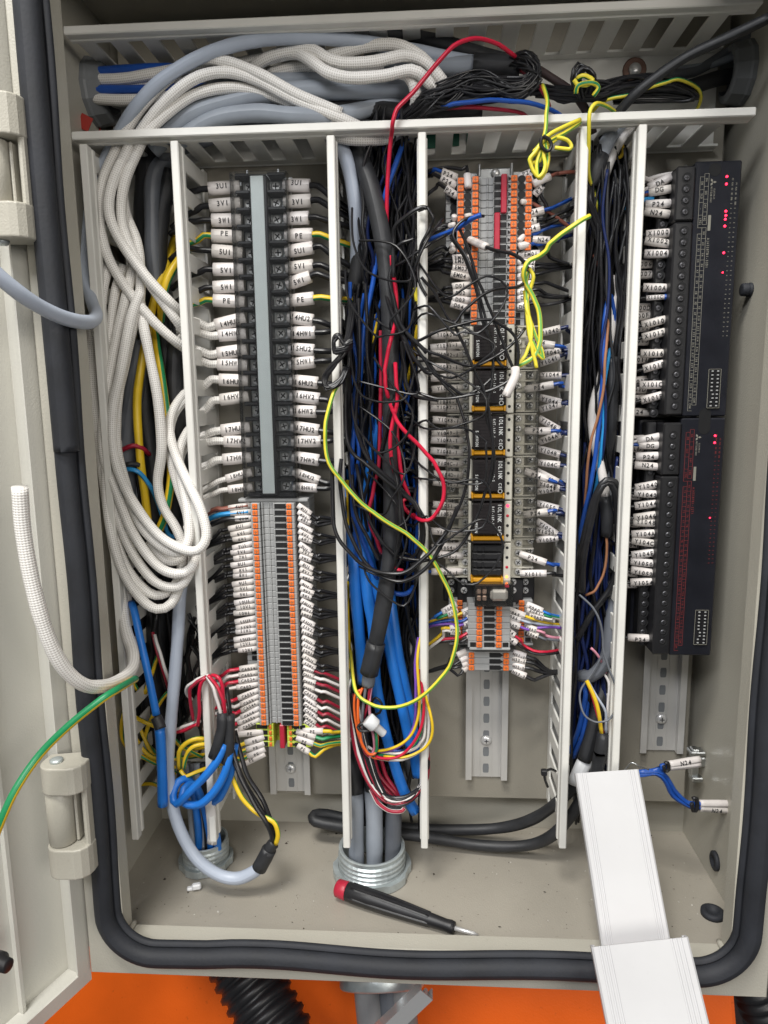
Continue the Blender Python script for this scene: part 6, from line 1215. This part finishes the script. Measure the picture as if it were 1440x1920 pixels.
RD = [('bright blue', 'blue_wire', .0016, [(1138, 560, 46), (1132, 620, 54), (1130, 700, 56), (1125, 780, 56), (1116, 860, 56), (1106, 920, 54), (1092, 980, 48), (1082, 1030, 40)]), ('second blue', 'blue_wire', .0016, [(1122, 335, 44), (1128, 380, 46), (1134, 430, 44), (1140, 500, 40), (1148, 560, 44), (1152, 600, 46), (1146, 640, 46)]), ('light blue', 'light_blue_wire', .0014, [(1146, 640, 48), (1136, 700, 52), (1130, 760, 54), (1132, 800, 54), (1126, 850, 52), (1120, 900, 48), (1108, 960, 40)]),
      ('white', 'white_wire', .0034, [(1147, 520, 36), (1150, 570, 42), (1142, 640, 46), (1130, 700, 46), (1113, 760, 46), (1112, 810, 46), (1122, 860, 48), (1132, 905, 50), (1135, 932, 50)]), ('copper coloured', 'copper_wire', .0010, [(1138, 560, 52), (1140, 610, 54), (1134, 680, 58), (1132, 730, 58), (1118, 790, 58), (1104, 850, 56), (1100, 910, 52), (1096, 950, 48)]), ('lower copper coloured', 'copper_wire', .0010, [(1136, 1000, 50), (1137, 1040, 50), (1130, 1080, 50), (1115, 1108, 50), (1098, 1116, 46)]),
      ('thick black', 'black_jacket', .0042, [(1148, 670, 46), (1148, 740, 48), (1146, 800, 46), (1138, 850, 42), (1130, 890, 38)]), ('grey', 'dark_grey_jacket', .0036, [(1130, 720, 34), (1138, 800, 36), (1138, 880, 38), (1142, 940, 40)]), ('black shrink covered', 'black_jacket', .0046, [(1134, 930, 50), (1138, 970, 50), (1138, 1004, 48)]),
      ('long grey', 'dark_grey_jacket', .0050, [(1150, 1090, 34), (1146, 1160, 40), (1140, 1220, 44), (1128, 1250, 46), (1108, 1268, 46), (1090, 1266, 40)]), ('looping black', BLK, .0024, [(1082, 1090, 50), (1090, 1030, 56), (1110, 950, 60), (1128, 908, 62), (1145, 900, 62), (1160, 915, 58), (1165, 960, 50)]), ('second looping black', BLK, .0024, [(1092, 1110, 54), (1094, 1050, 58), (1108, 980, 60), (1122, 925, 62), (1138, 905, 62), (1152, 920, 60), (1158, 980, 54), (1158, 1050, 48), (1146, 1100, 46), (1110, 1150, 46), (1082, 1200, 44)]),
      ('thin grey looping', 'dark_grey_jacket', .0008, [(1086, 1115, 60), (1112, 1140, 64), (1128, 1175, 66), (1130, 1220, 66), (1145, 1260, 68), (1158, 1300, 68), (1150, 1340, 68), (1125, 1354, 68), (1100, 1345, 66), (1088, 1320, 62), (1090, 1290, 56), (1110, 1262, 54), (1128, 1230, 52)]), ('bright yellow', 'yellow_wire', .0015, [(1100, 1276, 56), (1112, 1300, 60), (1122, 1335, 62), (1128, 1376, 60)]), ('thin red', 'red_wire', .0010, [(1099, 1278, 54), (1110, 1305, 58), (1120, 1340, 60), (1131, 1374, 58)]), ('pale blue', 'light_grey_jacket', .0010, [(1102, 1276, 54), (1118, 1305, 58), (1136, 1335, 60), (1136, 1376, 58)]), ('thin white', 'white_wire', .0010, [(1128, 1258, 46), (1142, 1280, 50), (1140, 1320, 54), (1138, 1376, 56)]),
      ('first navy', 'blue_wire', .0020, [(1086, 1270, 36), (1098, 1300, 42), (1092, 1340, 44), (1082, 1380, 40), (1068, 1410, 34)]), ('second navy', 'blue_wire', .0020, [(1105, 1275, 34), (1100, 1330, 42), (1092, 1380, 42), (1075, 1420, 36)]), ('thick lower black', 'black_jacket', .0052, [(1138, 1260, 30), (1122, 1320, 40), (1108, 1380, 46), (1095, 1425, 48)]), ('black shrink ended', 'black_jacket', .0048, [(1132, 1374, 58), (1126, 1410, 60), (1118, 1450, 60), (1108, 1500, 54)]), ('pink', 'pink_wire', .0010, [(1108, 1215, 50), (1124, 1232, 50), (1136, 1262, 46)]), ('brown', 'brown_wire', .0008, [(1104, 470, 40), (1118, 490, 46), (1132, 530, 48), (1142, 580, 50), (1140, 640, 52)]), ('amber', 'yellow_wire', .0012, [(1165, 262, 34), (1168, 285, 42), (1158, 296, 44), (1146, 292, 40)]), ('lime striped', YG2, .0013, [(1112, 352, 46), (1118, 380, 50), (1120, 400, 44)])]
for cn, m_, r, pts in RD: cable('%s %s in the right duct' % (cn, 'cable' if r > .002 else 'wire'), m_, r, pts, 'coloured wires of the right duct', stripe=.4 if isinstance(m_, list) else 0)
tag(box('cable_tie', P(1122, 1408, 66) - .0022, P(1126, 1416, 62) + .0022, 'black_plastic'), 'black tie head on the black shrink end in the right duct', 'cable tie')
tie = thing('cable_tie', P(1020, 1448, 66), 'black cable tie sticking out of the lower right duct wall', 'cable tie')
box('tie_head', P(1020, 1448, 66) - .0022, P(1020, 1448, 66) + .0022, 'black_plastic', tie, .0006); tube('tie_tail', path([(1020, 1448, 66), (1022, 1462, 66), (1027, 1475, 60)]), .0010, 'black_plastic', tie); tube('tie_tail', path([(1020, 1448, 66), (1032, 1442, 60), (1042, 1446, 48)]), .0010, 'black_plastic', tie)
cable('milky connector lying at the foot of the right duct', 'nylon_white', .0062, [(1100, 1422, 46), (1088, 1445, 50), (1078, 1470, 50)], cat='wire connector', name='closed_end_connector', flat=.6)
# ---- black hoses behind the lower rims
cable('black hose doubled back behind the lower ends of the ducts', 'black_jacket', .0046, [(1090, 1460, 44), (1050, 1500, 40), (1000, 1535, 24), (940, 1552, 10), (850, 1556, 4), (740, 1550, 4), (660, 1537, 4), (612, 1527, 5), (590, 1528, 9), (588, 1537, 14), (606, 1544, 16), (700, 1558, 16), (800, 1570, 17), (900, 1585, 20), (980, 1586, 26), (1030, 1570, 34), (1070, 1530, 42), (1100, 1480, 44)])
# ---- N24 studs at the lower right
sp_ = thing('spring_clip', P(1318, 1430, 60), 'small nickel clip terminal on the right cabinet wall', 'clip')
c = PX(1322, 1428, XR); 
g = G(); g.cbox((c[0] - .012, c[1] - .004, c[2] - .012), (c[0] - .006, c[1] + .004, c[2] + .012), .001); g.cbox((c[0] - .014, c[1] - .006, c[2] + .008), (c[0] - .002, c[1] + .004, c[2] + .011), .0008); g.cbox((c[0] - .012, c[1] - .007, c[2] - .015), (c[0] - .003, c[1] + .002, c[2] - .011), .0008); g.cbox((c[0] - .008, c[1] - .002, c[2] - .004), (c[0], c[1] + .002, c[2] + .004), .0008); g.mk('clip_body', 'zinc', sp_)
lathe('screw', [(0, .0035), (.0015, .0035), (.0022, .002)], (c[0] - .012, c[1], c[2]), (-1, 0, -0.0), 'screw_steel', sp_, 12)
N2 = [('N24', (1312, 1424), (1254, 1434), [(1240, 1440), (1215, 1448), (1185, 1452)], 'upper blue wire marked N24 at the nickel clip'), ('', (1312, 1432), (1254, 1438), [(1240, 1443), (1215, 1451), (1180, 1455)], 'plain sleeved blue wire at the nickel clip'), ('N24', (1370, 1519), (1312, 1514), [(1290, 1510), (1262, 1492), (1248, 1465), (1230, 1450), (1190, 1452)], 'lower blue wire marked N24 at the right cabinet wall'), ('', (1370, 1507), (1312, 1507), [(1285, 1503), (1264, 1482), (1250, 1458), (1232, 1446), (1195, 1448)], 'plain sleeved blue wire at the right cabinet wall')]
for tx, a, b, tl, lab in N2: marked(tx, P(*a, 62), P(*b, 66), .0030, .0019, 'blue_wire', [P(x, y, 66) for x, y in tl], lab, 'blue wires at the right cabinet wall', flat=.9, th=.0034)
tag(tube('cable_tie', path([(1246, 1432), (1252, 1430), (1254, 1442), (1247, 1446), (1245, 1436)], 70), .0014, 'black_plastic'), 'black tie on the upper N24 wires', 'cable tie')
tag(tube('cable_tie', path([(1298, 1498), (1306, 1497), (1307, 1516), (1300, 1520), (1297, 1506)], 70), .0016, 'black_plastic'), 'black tie on the lower N24 wires', 'cable tie')
cable('thin bare wire bent above the upper duct cover', 'zinc', .0006, [(1170, 1445, 78), (1185, 1430, 80), (1198, 1436, 80), (1216, 1443, 74)])

# ================================================================ loose things on the floor and in front
# screwdriver
a = PZ(631, 1664, ZF + .0095); b = PZ(852, 1740, ZF + .0060); t = thing('screwdriver', a, 'black handled screwdriver with red end cap lying on the cabinet floor', 'screwdriver'); L = np.linalg.norm(b - a)
h = lathe('handle', [(0.009, .0064), (.010, .0070), (L * .30, .0072), (L * .55, .0062), (L * .8, .0048), (L * .93, .0042), (L * .97, .0046), (L, .0042), (L, .002)], a, b - a, 'black_plastic', t, 14)
g = G()
ax = (b - a) / L
for q in range(6):
    ang = q * math.pi / 3; uu = np.cross(ax, [0, 0, 1.]); uu /= np.linalg.norm(uu); vv = np.cross(ax, uu); off = uu * math.cos(ang) + vv * math.sin(ang)
    V, Fc, mi, uv = tubeg([a + ax * L * .14 + off * .0062, a + ax * L * .40 + off * .0060, a + ax * L * .62 + off * .0050, a + ax * L * .8 + off * .0040], .0013, seg=6); g.add(V, Fc)
g.mk('grip_ridge', 'black_plastic', h, True)
lathe('end_cap', [(0, .0052), (.0012, .0066), (.0085, .0070), (.0095, .0066)], a, b - a, 'red_plastic', t, 18)
e = PZ(897, 1753, ZF + .0020); lathe('blade', [(0, .0016), (np.linalg.norm(e - b) * .8, .0015), (np.linalg.norm(e - b), .0006)], b, e - b, 'screw_steel', t, 10)
# scrap of plastic by the smaller gland
c = PZ(366, 1668, ZF); g = G()
g.cbox((c[0] - .006, c[1] - .002, ZF + .0002), (c[0] + .004, c[1] + .002, ZF + .003), .001); g.cbox((c[0] - .002, c[1] - .004, ZF + .0015), (c[0] + .005, c[1] + .0005, ZF + .0062), .001); o = g.mk('plastic_scrap', 'nylon_white'); o.rotation_euler[2] = .3; tag(o, 'small white plastic scrap on the floor by the smaller gland', 'scrap')
# swarf and dust on the floor
g = G()
for k in range(260):
    x = random.uniform(XL + .01, XR - .01); y = random.uniform(-.125, .015)
    s = random.choice([.0003, .0004, .0006, .0006, .0009, .0014 if random.random() < .4 else .0005]); an = random.uniform(0, 3)
    dx, dy = s * math.cos(an), s * math.sin(an); i = 0 if random.random() < .65 else 1
    g.add([(x - dx, y - dy, ZF + .0003), (x + dy * .6, y - dx * .6, ZF + .0003), (x + dx, y + dy, ZF + .0003), (x - dy * .7, y + dx * .7, ZF + .0003 + s * .5)], [(0, 1, 2), (0, 2, 3), (0, 3, 1), (1, 3, 2)], i)
tag(g.mk('swarf', ['dust', 'pale_dust']), 'specks of swarf and dust on the cabinet floor', 'dust', kind='stuff')

# duct covers leaning out of the cabinet
def duct_cover(p_tl, p_tr, p_bl, label, lip, ridge):
    p_tl, p_tr, p_bl = map(np.asarray, (p_tl, p_tr, p_bl)); wv = p_tr - p_tl; Wd = np.linalg.norm(wv); wv = wv / Wd
    lv = p_bl - p_tl; lv = lv - wv * lv.dot(wv); Ln = np.linalg.norm(lv); lv = lv / Ln; nv = np.cross(wv, lv); nv = nv if nv[1] < 0 else -nv
    t = thing('duct_cover', p_bl, label, 'duct cover', 'loose white duct covers')
    pr = [(0, -lip), (0, -.0012), (.0012, 0)]
    for x in ridge: pr += [(x - .0007, 0), (x - .0004, -.00055), (x + .0004, -.00055), (x + .0007, 0)]
    for x in reversed(ridge): pr += [(Wd - x - .0007, 0), (Wd - x - .0004, -.00055), (Wd - x + .0004, -.00055), (Wd - x + .0007, 0)]
    pr += [(Wd - .0012, 0), (Wd, -.0012), (Wd, -lip), (Wd - .0025, -lip), (Wd - .0025, -lip + .0012), (Wd - .0014, -lip + .0012), (Wd - .0014, -.0018), (.0014, -.0018), (.0014, -lip + .0012), (.0025, -lip + .0012), (.0025, -lip)]
    n = len(pr); V = [p_tl + wv * x + nv * y + lv * s for s in (0, Ln) for (x, y) in pr]
    Fc = [(k, (k + 1) % n, n + (k + 1) % n, n + k) for k in range(n)] + [tuple(range(n - 1, -1, -1)), tuple(range(n, 2 * n))]
    mk('channel', V, Fc, 'cover_pvc', t)
duct_cover(P(1079, 1450, 92), P(1198, 1442, 92), P(1125, 1850, 160), 'long white plastic duct cover leaning upright out of the cabinet', .0075, (.0042, .0068))
duct_cover(P(1109, 1776, 166), P(1291, 1757, 166), P(1140, 2010, 200), 'second wider white duct cover overlapping the first at the bottom', .0080, (.0050, .0078, .0106))

# ================================================================ below the cabinet
V = [(x, .045 + o + .38 * (z + .36), z) for z in (-1.0, -.36) for (x, o) in ((-.42, 0), (.262, 0), (.262, .014), (-.42, .014))]
BX6 = [(0, 1, 2, 3), (7, 6, 5, 4), (0, 4, 5, 1), (1, 5, 6, 2), (2, 6, 7, 3), (3, 7, 4, 0)]
pan = tag(mk('orange_machine', V, BX6, 'orange_paint'), 'bright orange painted machine housing below the cabinet', 'machine')
V = [(x, .046 + o + .38 * (z + .36), z) for z in (-1.0, -.36) for (x, o) in ((.2622, 0), (.2652, 0), (.2652, .03), (.2622, .03))]
mk('folded_edge', V, BX6, 'orange_paint', pan)
tag(box('dark_machine', (.2665, .09, -1.0), (.8, .12, -.3), 'dark_machine'), 'dark machine frame behind the orange panel at lower right', 'machine frame')
def corrugated(p0, p1, r, label, pitch_=.0098):
    p0, p1 = np.asarray(p0), np.asarray(p1); L = np.linalg.norm(p1 - p0); pr = []; s = 0
    while s < L: pr += [(s, r * .88), (s + pitch_ * .22, r * .9), (s + pitch_ * .4, r), (s + pitch_ * .75, r), (s + pitch_ * .93, r * .9)]; s += pitch_
    o = lathe('corrugated_conduit', pr, p0, p1 - p0, 'black_plastic', None, 28); return tag(o, label, 'conduit', 'black corrugated conduits')
corrugated(P(430, 1765, 40), P(560, 2010, 95), .0270, 'black corrugated conduit below the smaller gland')
corrugated(P(1368, 1740, -10), P(1490, 2060, 20), .0185, 'black corrugated conduit at the lower right corner')
# lower half of the larger gland and its grey cables
gc = P(716, 1832, 62); ga = np.array([.06, -.60, -.80]); ga /= np.linalg.norm(ga)
t = thing('gland_body', gc, 'zinc gland body under the cabinet with grey cables', 'conduit gland')
V, Fc, mi = latheg([(-.03, .0300), (-.012, .0330), (0, .0345), (.006, .0345), (.0075, .0330), (.0070, .0275), (-.025, .0265)], gc, ga, 34); mk('body', V, Fc[:-2], 'dull_zinc', t, True)
for k, (dx, m_, r) in enumerate(((-.0125, 'neutral_grey', .0108), (.0035, 'dark_grey_jacket', .0078), (.0155, 'neutral_grey', .0098))):
    cv = tube('cable', [gc + np.array([dx * .6, .03, .045]), gc + np.array([dx, .004, .004]), gc + np.array([dx * 1.05 + .004, -.008, -.04]), gc + np.array([dx * 1.1 + .012, -.016, -.11])], r, m_, None, seg=18); tag(cv, '%s grey cable leaving the gland below the cabinet' % ('left', 'middle', 'right')[k], 'cable', 'grey cables below the cabinet')
c0, c1 = P(738, 1925, 112), P(800, 1866, 112); cl = thing('clear_clamp', c0, 'clear plastic clamp jutting out beside the grey cables below', 'clamp')
dv = c1 - c0; L = np.linalg.norm(dv); dv /= L; sv = np.cross(dv, [0, -1., 0]); g = G()
for (o0, o1, y0, y1) in ((-.006, .006, 0, .001), (-.006, -.005, .001, .010), (.005, .006, .001, .010), (-.001, .001, .001, .006)):
    V = [c0 - dv * .02 + dv * s * (L + .02) + sv * o + np.array([0, y, 0]) for s in (0, 1) for (o, y) in ((o0, y0), (o1, y0), (o1, y1), (o0, y1))]
    g.add(V, [(0, 1, 2, 3), (7, 6, 5, 4), (0, 4, 5, 1), (1, 5, 6, 2), (2, 6, 7, 3), (3, 7, 4, 0)])
g.mk('channel', 'pale_clear', cl)
# red tag by the left grommet, copper bars and green board behind the ducts
c = P(160, 232, 40); o = mk('red_tag', *cboxg((c[0] - .005, c[1], c[2] - .004), (c[0] + .004, c[1] + .001, c[2] + .006), .0003), 'red_tape'); o.rotation_euler[1] = .5; tag(o, 'red tag peeping out beside the left grommet', 'tag')
c = P(178, 288, 10); tag(box('red_tape', (c[0] - .004, c[1] - .001, c[2] - .012), (c[0] + .006, c[1], c[2] + .02), 'red_tape'), 'strip of red tape at the top of the left duct', 'tape')
for k in range(5):
    a_, b_ = P(176, 384 + 11 * k, 24), P(200, 384 + 11 * k, 24); tag(tube('earth_strap', [a_, (a_ + b_) / 2 + np.array([0, -.001, .0006]), b_], .0020, 'copper_bar'), '%s bare copper strand behind the first white cable' % ordn[k], 'strap', 'bare copper strands')
for k, (px, py) in enumerate(((812, 262), (846, 258), (890, 254))): 
    c = P(px, py, 3.2); tag(box('label_sticker', (c[0] - .006, -.0034, c[2] - .006), (c[0] + .006, -.0030, c[2] + .004), 'green_board'), '%s dark green sticker showing through the slots of the top duct' % ordn[k], 'sticker', 'dark green stickers')
